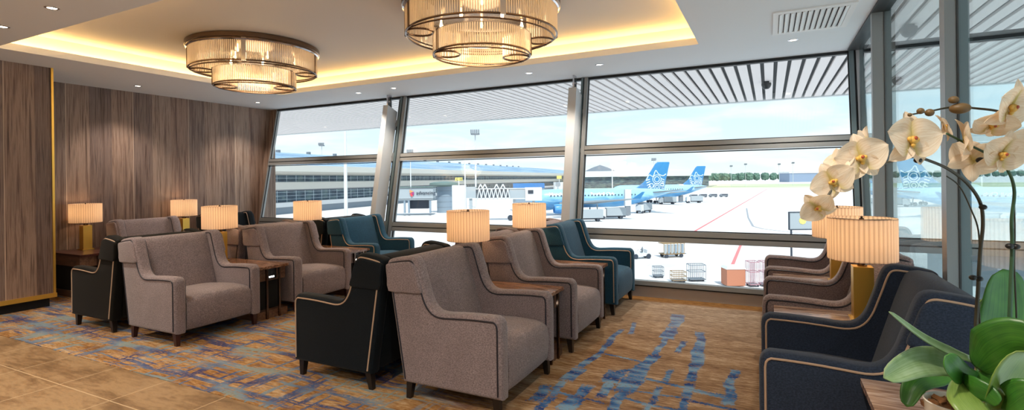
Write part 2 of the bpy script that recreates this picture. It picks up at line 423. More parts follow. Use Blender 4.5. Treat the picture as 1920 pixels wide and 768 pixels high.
# ------------------------------------------------------------------ room shell
H = 3.15; XL = -9.6; XR = .98; UZ = 3.42
LEAN = .197
def gy(z): return 7.03+LEAN*z
struct(MB().box(XL-.2, XR, 2.5, 7.12, -.12, 0), 'floor', M['carpet'])
struct(MB().box(XL-.2, XR+.02, -3.6, 2.5, -.12, -.006), 'floor_tiled', M['tile'])
struct(MB().box(XL-.2, XL+.01, -3.6, 7.74, 0, 3.55), 'wall_left', M['walnut'])
struct(MB().box(XL, XR+.2, -3.8, -3.6, -.1, 3.6), 'wall_back', M['wall'])
# ceiling with its coffer
cb = MB(); CX0, CX1, CY0, CY1 = -7.75, -.72, 2.6, 6.38; T = .22
cb.box(XL, CX0, -3.6, 7.66, H, H+.08); cb.box(CX1, .9, -3.6, 7.66, H, H+.08)
cb.box(CX0, CX1, -3.6, CY0, H, H+.08); cb.box(CX0, CX1, CY1, 7.66, H, H+.08)
struct(cb, 'ceiling', M['ceil'])
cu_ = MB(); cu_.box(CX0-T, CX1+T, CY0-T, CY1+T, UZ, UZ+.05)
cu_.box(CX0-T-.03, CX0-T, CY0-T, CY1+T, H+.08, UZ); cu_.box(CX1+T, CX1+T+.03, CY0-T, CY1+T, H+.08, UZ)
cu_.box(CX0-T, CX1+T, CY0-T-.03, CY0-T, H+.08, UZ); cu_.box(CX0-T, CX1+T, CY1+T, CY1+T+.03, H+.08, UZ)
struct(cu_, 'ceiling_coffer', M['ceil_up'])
struct(MB().box(XL-.2, 1.25, -3.8, 7.9, 3.56, 3.7), 'ceiling_roof_slab', M['ceil'])
# LED strips lying in the coffer trough
for nm, b in (('left', (CX0-.17, CX0-.13, CY0, CY1)), ('right', (CX1+.13, CX1+.17, CY0, CY1)), ('near', (CX0, CX1, CY0-.17, CY0-.13)), ('far', (CX0, CX1, CY1+.13, CY1+.17))):
    r = thing('cove_light_strip', 'warm LED strip glowing in the %s side of the ceiling coffer' % {'left':'left', 'right':'right', 'near':'nearest', 'far':'window'}[nm], 'light', ((b[0]+b[1])/2, (b[2]+b[3])/2, H+.08))
    MB().box(b[0]-r.location.x, b[1]-r.location.x, b[2]-r.location.y, b[3]-r.location.y, 0, .02).build('led_strip', M['cove'], r, False)
# walnut-clad projecting bay with brass edge, left
bay = thing('wall_left_bay', 'walnut panelled wall bay with brass edge strip and black plinth', 'wall', (0,0,0), kind='structure')
MB().box(XL, -8.5, -3.6, 3.40, .175, H).build('panelling', M['walnut'], bay, False)
MB().box(XL, -8.55, -3.6, 3.38, 0, .12).build('plinth', M['recess'], bay, False)
MB().box(XL, -8.47, -3.6, 3.43, .12, .175).build('brass_rail', M['brass'], bay, False)
MB().box(-8.52, -8.485, 3.40, 3.425, .175, H).build('brass_edge', M['brass'], bay, False)

# front window wall (leans outward)
def bar(mb, x0, x1, z0, z1, d0, d1):
    """member between heights z0..z1, depth d0..d1 measured from the glass plane (negative = inside)"""
    mb.hexa([(x0, gy(z0)+d0, z0), (x1, gy(z0)+d0, z0), (x1, gy(z0)+d1, z0), (x0, gy(z0)+d1, z0),
             (x0, gy(z1)+d0, z1), (x1, gy(z1)+d0, z1), (x1, gy(z1)+d1, z1), (x0, gy(z1)+d1, z1)]); return mb
TR = ((.21, .73), (.875, 1.955), (2.085, 3.11))
bays = ((-9.36, -6.05), (-5.915, -2.57), (-2.465, .90), (1.04, 5.5))
for i, (x0, x1) in enumerate(bays):
    w = thing('window_%d' % (i+1), None, None, (0,0,0), kind='structure')
    for z0, z1, nm in ((.73, .875, 'transom'), (1.955, 2.085, 'transom'), (3.11, 3.2, 'head_frame')):
        if i == 3 and nm == 'transom' and z0 > 1: continue
        bar(MB(), x0, x1, z0, z0+(z1-z0)*.44, -.05, .03).build(nm, M['alu'], w, False) if nm == 'transom' else bar(MB(), x0, x1, z0, z1, -.03, .05).build(nm, M['alu_dark'], w, False)
        if nm == 'transom':
            bar(MB(), x0, x1, z0+(z1-z0)*.44, z0+(z1-z0)*.56, -.035, .02).build('gasket', M['alu_dark'], w, False)
            bar(MB(), x0, x1, z0+(z1-z0)*.56, z1, -.05, .03).build(nm, M['alu'], w, False)
    for z0, z1 in (TR if i < 3 else ((.21, .73), (.875, 3.11))):
        bar(MB(), x0, x1, z0-.03, z1+.03, .0, .008).build('glass_pane', M['glass'], w, False)
        if z0 > .3:
            g = MB(); bar(g, x0, x1, z0, z0+.012, -.012, .0); 
            if z0 < 1.5: bar(g, x0, x1, z1-.022, z1-.008, -.012, .0)
            g.build('gasket', M['alu_dark'], w, False)
    g = MB(); bar(g, x0+.0, x0+.012, .21, 3.11, -.014, .01); bar(g, x1-.012, x1, .21, 3.11, -.014, .01); g.build('side_gasket', M['alu_dark'], w, False)
    bar(MB(), x0, x1, .155, .21, -.06, .04).build('sill_cap', M['alu'], w, False)
    bar(MB(), x0, x1, .135, .155, -.03, .04).build('gasket', M['alu_dark'], w, False)
    bar(MB(), x0, x1, 0 if i < 3 else -.3, .135, -.02 if i < 3 else .0, .04).build('sill_panel', M['sill'], w, False)
for i, (x0, x1) in enumerate(((-9.6, -9.36), (-6.05, -5.915), (-2.57, -2.465), (.90, 1.04))):
    if i == 0:
        w = struct(bar(MB(), -9.6, -9.36, 0, 3.2, .0, .06), 'trim_1', M['walnut']); 
        bar(MB(), -9.385, -9.355, 0, 3.2, -.03, .05).build('edge_profile', M['alu'], w, False); continue
    w = struct(bar(MB(), x0, x0+(x1-x0)*.34, 0, 3.15, -.06, .05), 'trim_%d' % (i+1), M['alu_teal'])
    bar(MB(), x0+(x1-x0)*.34, x0+(x1-x0)*.5, 0, 3.15, -.03, .05).build('groove', M['alu_dark'], w, False)
    bar(MB(), x0+(x1-x0)*.5, x1, 0, 3.15, -.06, .05).build('mullion_face', M['alu'], w, False)

# leaning steel columns inside the glass
def column(x0, x1, d0, d1, label):
    c = thing('steel_column', label, 'column', ((x0+x1)/2, gy(0)+d0, 0))
    bx = (x1-x0)/2; L = lambda z: LEAN*z
    b = MB(); b.hexa([(-bx, 0, 0), (bx, 0, 0), (bx, d1-d0, 0), (-bx, d1-d0, 0), (-bx, L(2.93), 2.96), (bx, L(2.93), 2.96), (bx, L(2.9)+(d1-d0), 2.86), (-bx, L(2.9)+(d1-d0), 2.86)])
    b.build('shaft', M['col_front'], c, False)
    p = MB(); p.box(-.012, .012, L(2.9)+.05, L(2.9)+.16, 2.9, H); p.tube([(-.03, L(2.9)+.1, 3.03), (.03, L(2.9)+.1, 3.03)], .022, 10)
    p.build('head_bracket', M['chrome'], c)
    for z in (.8, 2.02, 2.62):
        q = MB(); yy = L(z)+(d1-d0); q.box(bx-.05, bx+.05, yy-.01, yy+max(.02,-.05-d1), z-.03, z+.03); q.box(bx-.03, bx+.07, yy+.02, yy+.06, z-.09, z+.09)
        q.build('glazing_bracket', M['alu'], c, False)
    q = MB(); 
    q.hexa([(bx+.005, (d1-d0)+.015, 0), (bx+.03, (d1-d0)+.015, 0), (bx+.03, (d1-d0)+.05, 0), (bx+.005, (d1-d0)+.05, 0),
            (bx+.005, L(3.1)+(d1-d0)+.015, 3.1), (bx+.03, L(3.1)+(d1-d0)+.015, 3.1), (bx+.03, L(3.1)+(d1-d0)+.05, 3.1), (bx+.005, L(3.1)+(d1-d0)+.05, 3.1)])
    q.build('cable_rail', M['alu_dark'], c, False); return c
column(-6.208, -6.10, -.31, -.045, 'leaning pale grey steel column between the left and middle windows')
column(-2.672, -2.547, -.31, -.03, 'leaning pale grey steel column between the middle and right windows')

# right glass wall
w5 = thing('window_5', None, None, (0,0,0), kind='structure')
for (y0, y1) in ((-3.6, 1.0), (1.08, 3.815), (3.91, 5.90), (5.97, 7.35)):
    MB().box(XR-.005, XR+.005, y0, y1, .12, H+.02).build('glass_pane', M['glass_side'], w5, False)
MB().box(XR-.1, XR+.04, -3.6, 7.55, H-.02, 3.56).build('head_frame', M['alu_dark'], w5, False)
MB().box(XR-.08, XR+.04, -3.6, 7.05, 0, .12).build('sill_panel', M['alu'], w5, False)
MB().box(XR+.035, XR+.05, -3.6, 7.05, -1.0, 0).build('slab_edge', M['alu'], w5, False)
for (xa, y0, y1) in ((.885, 5.90, 5.97), (.921, 3.815, 3.91), (.921, 1.0, 1.08)):
    MB().box(xa, XR-.005, y0, y1, 0, H).build('mullion', M['alu'], w5, False)
    MB().box(XR-.005, XR+.005, y0-.006, y1, 0, H).build('gasket', M['alu_dark'], w5, False)
    MB().box(XR+.005, XR+.055, y0, y1, 0, H).build('outer_mullion', M['alu_teal'], w5, False)

# ------------------------------------------------------------------ ceiling fittings
v = thing('air_vent', 'white louvred air vent in the ceiling near the right glass wall', 'vent', (.39, 5.92, H))
fr = MB(); X, Y = .34, .43
fr.box(-X, X, -Y, -Y+.07, -.012, 0); fr.box(-X, X, Y-.07, Y, -.012, 0); fr.box(-X, -X+.05, -Y+.07, Y-.07, -.012, 0); fr.box(X-.05, X, -Y+.07, Y-.07, -.012, 0)
fr.build('frame', M['white'], v, False)
MB().box(-X+.05, X-.05, -Y+.07, Y-.07, -.003, -.001).build('backing', M['recess'], v, False)
for k in range(12):
    x = -X+.075+k*.049; b = MB()
    b.hexa([(x-.020, -Y+.07, -.012), (x-.015, -Y+.07, -.022), (x-.015, Y-.07, -.022), (x-.020, Y-.07, -.012), (x+.014, -Y+.07, -.004), (x+.022, -Y+.07, -.004), (x+.022, Y-.07, -.004), (x+.014, Y-.07, -.004)])
    b.build('louvre', M['white'], v, False)
DL = [(.26, 6.72, 'beside the white air vent'), (-2.06, 6.85, 'left of the right window, by the coffer'), (-3.13, 6.88, 'above the middle window'), (-5.61, 6.86, 'at the head of the left steel column'),
      (-6.44, 6.92, 'above the left window'), (-8.86, 6.77, 'in the far left ceiling corner'), (-8.93, 4.68, 'above the walnut wall'), (-5.61, 2.26, 'nearest, at the upper left'), (-6.68, 2.30, 'at the left edge of the photo')]
proto = None
for (x, y, d) in DL:
    if proto is None:
        proto = thing('downlight', '', 'light', (x, y, H))
        MB().lathe([(.034, -.001), (.045, -.006), (.055, -.001)], 24).build('trim_ring', M['chrome'], proto)
        MB().disc((0,0,-.002), .036, 20, True).build('lens', M['down'], proto, False); o = proto
    else: o = dup(proto, (x, y, H))
    o['label'] = 'small round recessed downlight %s' % d; o['group'] = 'recessed ceiling downlights'
    light('downlight_spot', 'SPOT', (x, y, H-.03), 60, (1, .90, .78), .04, spot_size=1.9, spot_blend=.7)

# chandeliers
def rodwall(mb, pts, z0, z1, r=.0075):
    for (x, y) in pts:
        mb.tube([(x, y, z0), (x, y, z1)], r, 5, cap=False)
def outline(R, r, n=4, ph=PI/4):
    pts = []
    return pts
def chandelier(loc, label):
    c = thing('crystal_chandelier', label, 'chandelier', loc)   # local z = 0 at coffer ceiling
    MB().lathe([(0, -.07), (.80, -.07), (.815, -.06), (.815, -.01), (.80, 0), (0, 0)], 72).build('canopy', M['bronze'], c)
    MB().lathe([(.79, -.072), (.805, -.085), (.79, -.098), (.775, -.085), (.79, -.072)], 72).build('rim_ring', M['chrome'], c)
    for (R, z0, z1, nm, rr, a0) in ((.775, -.335, -.075, 'upper', .135, -2.38), (.50, -.535, -.335, 'lower', .135, -2.42)):
        rods = MB(); n = int(2*PI*R/.0235)
        rodwall(rods, [(R*math.cos(2*PI*k/n), R*math.sin(2*PI*k/n)) for k in range(n)], z0+.004, z1)
        fr = MB(); fr.tube([(R*math.cos(2*PI*k/72), R*math.sin(2*PI*k/72), z0) for k in range(72)], .0105, 6, True)
        MB().tube([(R*math.cos(2*PI*k/72), R*math.sin(2*PI*k/72), z1+.004) for k in range(72)], .006, 6, True).build('frame_ring', M['chrome'], c)
        for q in range(2):
            a = a0+q*PI; cx, cy = (R-rr)*math.cos(a), (R-rr)*math.sin(a)
            fr.tube([(cx+rr*math.cos(2*PI*k/28), cy+rr*math.sin(2*PI*k/28), z0-.002) for k in range(28)], .0105, 6, True)
            m_ = int(2*PI*rr/.026); rodwall(rods, [(cx+rr*math.cos(2*PI*k/m_), cy+rr*math.sin(2*PI*k/m_)) for k in range(m_)], z0+.004, z1)
            da = rr/R*1.0; arc = []
            for k in range(33):
                t = k/32; th = a+da+(PI-2*da)*t; r_ = R-.012-.13*math.sin(PI*t)**.9; arc.append((r_*math.cos(th), r_*math.sin(th), z0-.001))
            fr.tube(arc, .0085, 6)
            for th in (a+da*1.25, a+PI-da*1.25):
                b = MB()
                for s_ in (-.016, .016): b.tube([((R+.011)*math.cos(th+s_/R), (R+.011)*math.sin(th+s_/R), z) for z in (z0-.01, z1+.01)], .005, 6)
                b.build('strut', M['bronze'], c)
            if nm == 'upper':
                th = a+PI/2; b = MB(); b.hexa([(r_*math.cos(t_), r_*math.sin(t_), z_) for z_ in (z0-.012, z1+.01) for (r_, t_) in ((R+.004, th-.032), (R+.02, th-.032), (R+.02, th+.032), (R+.004, th+.032))])
                b.build('mirror_bracket', M['chrome'], c, False)
        fr.build('lobed_frame', M['bronze'], c)
        tag(rods.build('crystal_rods', M['rods'], c), kind='stuff')
    for q in range(6):
        a = q*PI/3; R = .42 if q % 2 else .2
        b = MB().lathe([(0, -.10), (.014, -.095), (.018, -.07), (.01, -.04), (.01, 0)], 12, (R*math.cos(a)*1.2, R*math.sin(a)*1.2, -.08)); b.build('bulb', M['bulb'], c)
    l = light('chandelier_glow', 'POINT', (loc[0], loc[1], loc[2]-.24), 12, (1, .72, .42), .3)
    l2 = light('chandelier_glow_low', 'POINT', (loc[0], loc[1], loc[2]-.44), 7, (1, .72, .42), .25)
    return c
chandelier((-6.19, 4.70, UZ), 'tiered crystal rod chandelier nearer the walnut wall, left of the other')
chandelier((-2.65, 4.66, UZ), 'tiered crystal rod chandelier cut by the top edge of the photo')

# ------------------------------------------------------------------ armchairs
CW = .95; HW = CW/2; AT = .118; XF = .41
def X_(d): return XF-d
def arm_profile():
    front = [(0, .125), (0, .3), (0, .5), (0, .60), (.006, .635), (.022, .66), (.05, .676)]
    top = [(.15, .676), (.28, .672), (.40, .664), (.47, .66)]
    rise = [(.52, .668), (.555, .69), (.582, .725), (.603, .77), (.62, .82), (.64, .88), (.657, .935), (.67, .975), (.685, 1.01), (.705, 1.034), (.735, 1.046), (.77, 1.046)]
    back = [(.85, 1.036), (.915, 1.024), (.945, 1.012), (.957, .995), (.958, .97), (.945, .88), (.915, .7), (.88, .49), (.85, .31), (.83, .19), (.82, .125)]
    base = [(.6, .125), (.3, .125)]
    pts = front+spline([(*p, 0) for p in [(.05, .676)]+top+rise+back[:5]], 2)[1:]
    out = [(p[0], p[1]) for p in pts]+back[5:]+base
    return [(X_(d), z) for d, z in out], len(front)+2*(len(top)+len(rise)+5)
PROF, _n = arm_profile()
def make_chair(name, label, fab, pipe, leg):
    t = thing(name, label, 'armchair')
    for s in (1, -1):
        y0, y1 = (HW-AT, HW) if s > 0 else (-HW, -HW+AT)
        MB().pillow(PROF, y0, y1, .032, 4).build('arm', fab, t)
        ins = inset(PROF, .03)
        open_ = ins[:-2]
        for yy in ((HW+.001) if s > 0 else -HW-.001, (y0-.001) if s > 0 else (y1+.001)):
            MB().tube([(x, yy, z) for x, z in open_], .0062, 6).build('piping', pipe, t)
        # padded block on the outside of the wing
        fr_ = [(X_(d), z) for d, z in ((.632, .80), (.652, .86), (.672, .925), (.69, .975), (.712, 1.002), (.745, 1.012), (.80, 1.008), (.90, .993), (.945, .985), (.955, .96), (.946, .88), (.932, .785), (.8, .785), (.68, .785))]
        fr_ = [(p[0], p[1]) for p in spline([(*q, 0) for q in fr_], 2, True)]
        MB().pillow(fr_, HW-.02 if s > 0 else -HW-.020, HW+.020 if s > 0 else -HW+.02, .014, 3).build('wing_pad', fab, t)
    w = HW-AT+.01
    bp = [(X_(d), z) for d, z in ((.60, .40), (.63, .50), (.665, .62), (.70, .74), (.735, .86), (.765, .95), (.785, 1.0), (.81, 1.022), (.85, 1.028), (.92, 1.018), (.945, 1.0), (.935, .88), (.90, .68), (.86, .42), (.81, .14), (.7, .14), (.6, .14), (.6, .27))]
    MB().pillow(bp, -w, w, .02, 3).build('backrest', fab, t)
    # crowned seat cushion, front face bowed between the arms
    sm = MB(); nx, ny = 14, 10; w2 = HW-AT-.004
    sec = [(.60, .14), (.3, .14), (.03, .138), (.006, .16), (-.006, .25), (-.008, .33), (.0, .40), (.018, .437), (.05, .456), (.14, .468), (.3, .474), (.45, .466), (.64, .45)]
    for j in range(ny+1):
        v_ = -1+2*j/ny; y = v_*w2; e = 1-abs(v_)**4
        for (d, z) in sec:
            dd = d+(.012*(1-e) if d < .1 else 0); zz = z+(.012*e if z > .43 else 0)-(.012*(1-e) if z > .43 else 0)
            sm.v.append((X_(dd), y, zz))
    K = len(sec)
    for j in range(ny):
        for i in range(K-1): a = j*K+i; sm.f.append((a, a+K, a+K+1, a+1))
    sm.f.append(tuple(range(K))); sm.f.append(tuple(ny*K+i for i in reversed(range(K))))
    sm.build('seat', fab, t, ang=50)
    for dx in (.065, .775):
        for s in (1, -1):
            yc = s*(HW-.05); b = MB(); xc = X_(dx); a, c = .027, .018; kx = .012 if dx < .4 else -.02
            b.hexa([(xc-c+kx, yc-c, 0), (xc+c+kx, yc-c, 0), (xc+c+kx, yc+c, 0), (xc-c+kx, yc+c, 0), (xc-a, yc-a, .14), (xc+a, yc-a, .14), (xc+a, yc+a, .14), (xc-a, yc+a, .14)])
            b.build('leg', leg, t, False)
    return t
YC = (3.495, 4.925, 6.355)
styles = {'taupe': (M['taupe'], M['pipe_dark'], M['mahog'], 'taupe wool'), 'taupe_r': (M['taupe'], M['pipe_dark'], M['blackleg'], 'taupe wool'), 'teal': (M['teal'], M['pipe_tan'], M['blackleg'], 'teal'),
          'navy': (M['navy'], M['pipe_tan'], M['blackleg'], 'navy'), 'dark': (M['dark'], M['pipe_tan'], M['blackleg'], 'dark'), 'dark2': (M['dark2'], M['pipe_tan'], M['blackleg'], 'black')}
protos = {}
def chair(style, xfront, yi, facing, label, group):
    rz = 0 if facing > 0 else PI
    loc = (xfront-facing*XF, YC[yi], 0)
    if style not in protos:
        o = make_chair('armchair', label, *styles[style][:3]); protos[style] = o; o.location = loc; o.rotation_euler.z = rz; o['group'] = group
        return o
    return dup(protos[style], loc, rz, label, group)
G1, G2, G3, G4, G5, G6 = 'armchairs facing right in the centre block', 'armchairs facing left in the centre block', 'armchairs facing right in the left block', 'armchairs facing left in the left block', 'armchairs with their backs to the right glass wall', 'armchairs against the walnut wall'
chair('taupe', -5.18, 0, 1, 'taupe fabric armchair with dark piping, nearest in the left block facing right', G3)
chair('taupe', -5.18, 1, 1, 'taupe armchair beside the table with the socket panel, left block', G3)
chair('teal', -5.18, 2, 1, 'teal armchair below the leaning column in front of the left window', G3)
chair('taupe_r', -1.60, 0, 1, 'large taupe armchair with dark piping, front and centre of the photo', G1)
chair('taupe_r', -1.60, 1, 1, 'taupe armchair between the nearest centre one and the teal one', G1)
chair('teal', -1.60, 2, 1, 'teal armchair at the window end of the centre block', G1)
chair('dark', -3.55, 0, -1, 'dark blue-black armchair with tan piping, back to back with the front centre taupe one', G2)
chair('taupe_r', -3.55, 1, -1, 'taupe armchair facing left, mostly hidden behind the front centre lamp', G2)
chair('taupe_r', -3.55, 2, -1, 'taupe armchair facing left behind the far lamp of the centre block', G2)
chair('dark2', -7.15, 0, -1, 'black armchair seen from its side beside the brass-edged walnut bay', G4)
chair('taupe', -7.15, 1, -1, 'taupe armchair facing the walnut wall, behind the left block lamp', G4)
chair('dark', -7.15, 2, -1, 'dark armchair facing the walnut wall, back to the teal one by the left window', G4)
chair('navy', -.06, 0, -1, 'navy armchair with tan piping, large at the lower right behind the orchid', G5)
chair('taupe_r', -.06, 1, -1, 'taupe armchair just beyond the navy one along the right glass wall', G5)
chair('taupe_r', -.06, 2, -1, 'taupe armchair nearest the window along the right glass wall', G5)
chair('taupe', -8.43, 1, 1, 'taupe armchair against the walnut wall, between two lit lamps', G6)
chair('dark', -8.43, 2, 1, 'dark armchair in the far corner against the walnut wall', G6)

# ------------------------------------------------------------------ side tables and lamps
def table(x0, x1, yc, wy, label, group, topm, fronts=(1,), sock=True, y0=None):
    t = thing('side_table', label, 'side table', ((x0+x1)/2, yc, 0), group=group)
    hx, hy = (x1-x0)/2, wy/2
    MB().box(-hx, hx, -hy, hy, .585, .615).build('tabletop', topm, t, False)
    MB().box(-hx+.05, hx-.05, -hy+.01, hy-.01, .44, .585).build('apron', M['tablewood'], t, False)
    MB().box(-hx+.02, hx-.02, -hy+.01, hy-.01, 0, .09).build('base', M['tablewood'], t, False)
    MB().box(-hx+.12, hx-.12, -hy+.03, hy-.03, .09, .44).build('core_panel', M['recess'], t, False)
    for s in fronts:
        xx = s*(hx-.01)
        for yy in (-.085, .085):
            MB().box(xx-.01, xx+.01, yy-.012, yy+.012, 0, .585).build('post', M['bronze'], t, False)
        if sock:
            p = MB().box(s*(hx-.05)-.004, s*(hx-.05)+.012 if s > 0 else s*(hx-.05)+.004, -.07, .07, .455, .575) if s > 0 else MB().box(s*(hx-.05)-.012, s*(hx-.05)+.004, -.07, .07, .455, .575)
            pn = p.build('socket_panel', M['black'], t, False)
            xq = s*(hx-.05)+s*.014
            MB().box(min(xq, xq+s*.003), max(xq, xq+s*.003), -.035, .035, .472, .49).build('socket_light', M['led'], pn, False)
            MB().box(min(xq, xq+s*.003), max(xq, xq+s*.003), -.012, .012, .515, .54).build('socket_switch', M['alu_dark'], pn, False)
    return t
GT = 'double sided tables between the armchairs'
table(-7.06, -5.27, 4.21, .43, 'dark wood table with socket panel and two posts, left block near end', GT, M['tabletop'], (1, -1))
table(-7.06, -5.27, 5.64, .43, 'dark wood table beside the teal armchair of the left block', GT, M['tabletop'], (1, -1))
table(-3.47, -1.69, 4.21, .43, 'dark wood table between the front and second taupe armchairs, centre block', GT, M['tabletop'], (1, -1))
table(-3.47, -1.69, 5.64, .43, 'dark wood table between the teal and the second taupe armchair, centre block', GT, M['tabletop'], (1, -1))
table(.02, .86, 4.21, .43, 'side table with glossy top holding the nearest right lamp', 'tables along the right glass wall', M['marble'], (-1,))
table(.02, .86, 5.64, .43, 'side table holding the farther lamp by the right glass wall', 'tables along the right glass wall', M['marble'], (-1,))
table(.385, .86, 2.50, .98, 'streaked wood table under the potted orchid at the lower right', 'tables along the right glass wall', M['marble'], (-1,), False)
table(-9.52, -8.62, 4.06, .60, 'dark red wood table against the walnut wall under the leftmost lamp', 'tables along the walnut wall', M['redwood'], (1,), False)
table(-9.52, -8.62, 5.64, .43, 'dark wood table in the corner under the small white lit lamp', 'tables along the walnut wall', M['redwood'], (1,), False)

def make_lamp():
    t = thing('table_lamp', '', 'lamp')
    MB().box(-.075, .075, -.075, .075, 0, .012).build('foot', M['brass'], t, False)
    pl = [( .058, 0), (.058, .36)]
    b = MB(); b.box(-.058, .058, -.058, .058, .012, .365); b.build('base', M['brass'], t, False)
    MB().lathe([(.0, .365), (.028, .365), (.03, .375), (.03, .395), (.016, .40), (.012, .405), (.012, .53), (0, .53)], 20).build('neck', M['bronze'], t)
    n = 46; seg = n*4
    sh = MB().lathe([(.2, .415), (.2, .50), (.2, .60), (.2, .69)], seg, rmod=lambda a: 1+.026*abs(math.sin(n*a/2))**.6-.01+.004*math.sin(5*a))
    s = sh.build('lamp_shade', M['shade'], t, ang=80)
    for z in (.414, .691): MB().tube([(.2*math.cos(2*PI*k/60), .2*math.sin(2*PI*k/60), z) for k in range(60)], .0035, 6, True).build('rim', M['shade'], s)
    sp = MB()
    for k in range(3): a = k*2*PI/3+.4; sp.tube([(0, 0, .68), (.198*math.cos(a), .198*math.sin(a), .68)], .0025, 5)
    sp.lathe([(0, .67), (.014, .67), (.014, .69), (.006, .695), (.009, .702), (0, .708)], 12); sp.build('finial', M['bronze'], t)
    MB().lathe([(0, .53), (.02, .54), (.03, .575), (.022, .61), (0, .62)], 14).build('bulb', M['bulb'], t)
    return t
lamp0 = None
for (x, y, lab) in ((-9.33, 4.14, 'leftmost of the lit pleated lamps, on the dark red table by the walnut wall'), (-9.33, 5.62, 'small lit pleated lamp in the far corner by the walnut wall'),
                    (-6.25, 4.21, 'lit pleated lamp with brass base behind the nearest left taupe armchair'), (-6.30, 5.65, 'lit pleated lamp in front of the left window'),
                    (-2.57, 4.21, 'lit pleated lamp just behind the front centre taupe armchair'), (-2.59, 5.65, 'lit pleated lamp in front of the middle window, beside the column'),
                    (.56, 4.21, 'large lit pleated lamp on a brass block base, nearest of all at the right'), (.56, 5.64, 'lit pleated lamp behind the nearest right one, half hidden by the orchid')):
    if lamp0 is None: lamp0 = make_lamp(); o = lamp0; o.location = (x, y, .615)
    else: o = dup(lamp0, (x, y, .615))
    o['label'] = lab; o['group'] = 'lit table lamps with pleated shades'
    light('lamp_glow', 'POINT', (x, y, .615+.58), 4.0, (1, .66, .36), .04)

# ------------------------------------------------------------------ potted orchid
pot = Vector((.535, 2.12, .615))
orc = thing('potted_orchid', 'white orchid in a white pot with arching flower stems, lower right foreground', 'plant', pot)
OL = lambda p: tuple(Vector(p)-pot)
MB().lathe([(0, 0), (.066, 0), (.07, .01), (.082, .13), (.088, .245), (.090, .25), (.086, .252), (.082, .245), (.078, .215), (0, .215)], 48).build('pot', M['ceramic'], orc)
bk = MB(); random.seed(3)
for k in range(150):
    a = random.random()*2*PI; r = .073*math.sqrt(random.random()); z = .216+random.random()*.018; q = .006+random.random()*.007
    p = Vector((r*math.cos(a), r*math.sin(a), z)); e = Matrix.Rotation(random.random()*6, 3, Vector((random.random()-.5, random.random()-.5, .3)).normalized())
    n = len(bk.v); c8 = [e @ Vector((sx*q*1.6, sy*q, sz*q*.6))+p for sz in (-1, 1) for (sx, sy) in ((-1,-1), (1,-1), (1,1), (-1,1))]; bk.hexa(c8)
tag(bk.build('bark_chips', M['bark'], orc, False), kind='stuff')
def leaf(path, width, mt, fold=.25, side=None, name='leaf', tip=.5):
    """path of world points; width max half width"""
    P = [Vector(p) for p in spline(path, 6)]; n = len(P); mb = MB(); nu = 9
    me_uv = []
    for i, p in enumerate(P):
        t = i/(n-1); tg = (P[min(i+1, n-1)]-P[max(i-1, 0)]).normalized()
        sd = (Vector(side) if side else tg.cross(Vector((0,0,1)))); sd = (sd-tg*sd.dot(tg)).normalized(); nm = sd.cross(tg).normalized()
        w = width*(.28+.72*min(1, t*2.6)**.8)*math.sqrt(max(0, 1-max(0, (t-tip)/(1-tip))**2.3)) if t < .999 else .001
        for k in range(nu):
            u = -1+2*k/(nu-1); mb.v.append(tuple(p+sd*(w*u)+nm*(w*fold*(abs(u)**1.4))-pot)); me_uv.append((u*.5+.5, t))
    for i in range(n-1):
        for k in range(nu-1): a = i*nu+k; mb.f.append((a, a+1, a+nu+1, a+nu))
    o = mb.build(name, mt, orc, ang=80)
    uv = o.data.uv_layers.new(name='UVMap')
    for l in o.data.loops: uv.data[l.index].uv = me_uv[l.vertex_index]
    md = o.modifiers.new('thick', 'SOLIDIFY'); md.thickness = .003; md.offset = 0
    return o
A = at
hub = at(1800, 712, 1.72)
vR = tuple(CR)
leaf([at(1868,700,1.74), at(1872,640,1.76), at(1880,575,1.76), at(1881,504,1.74)], .088, M['leaf'], .10, vR, tip=.45)           # big upright
leaf([at(1832,690,1.66), at(1860,660,1.60), at(1905,640,1.55), at(1960,660,1.5)], .075, M['leaf'], .2, tuple(CU*.9-CR*.3), tip=.5)
leaf([at(1858,768,1.55), at(1880,720,1.52), at(1925,660,1.5), at(1975,640,1.48)], .085, M['leaf_young'], .15, tuple(CR*.8+CU*.6), tip=.6)
leaf([at(1800,700,1.70), at(1765,680,1.64), at(1715,680,1.56), at(1657,708,1.50)], .044, M['leaf_pale'], .3, tuple(CU+Fv*.6), tip=.45)
leaf([at(1845,682,1.70), at(1790,662,1.66), at(1730,632,1.58), at(1667,584,1.50)], .016, M['leaf_pale'], .3, tuple(CU+Fv*.5), tip=.2)
leaf([at(1832,705,1.66), at(1802,700,1.58), at(1785,685,1.52), at(1772,667,1.5)], .034, M['leaf'], .2, tuple(CU+CR*.4), tip=.55)
leaf([at(1790,700,1.66), at(1815,720,1.55), at(1850,738,1.50), at(1872,758,1.47)], .03, M['leaf'], .25, tuple(CU), tip=.5)
leaf([at(1800,712,1.60), at(1812,745,1.52), at(1835,775,1.48), at(1850,800,1.46)], .05, M['leaf_young'], .2, vR, tip=.6)
leaf([at(1815,700,1.78), at(1760,705,1.78), at(1718,718,1.76), at(1700,762,1.74)], .036, M['leaf'], .25, tuple(CU+Fv), tip=.5)
leaf([at(1838,700,1.78), at(1836,655,1.80), at(1828,618,1.80)], .032, M['leaf_young'], .2, vR, tip=.4)
leaf([at(1850,640,1.80), at(1848,600,1.80), at(1842,560,1.80)], .03, M['leaf_young'], .2, vR, tip=.4)
leaf([at(1868,768,1.60), at(1890,765,1.5), at(1920,742,1.46), at(1950,735,1.44)], .05, M['leaf'], .2, tuple(CU), tip=.5)
leaf([at(1835,712,1.66), at(1858,712,1.64), at(1885,722,1.62), at(1912,742,1.6)], .045, M['leaf'], .2, tuple(CU), tip=.5)
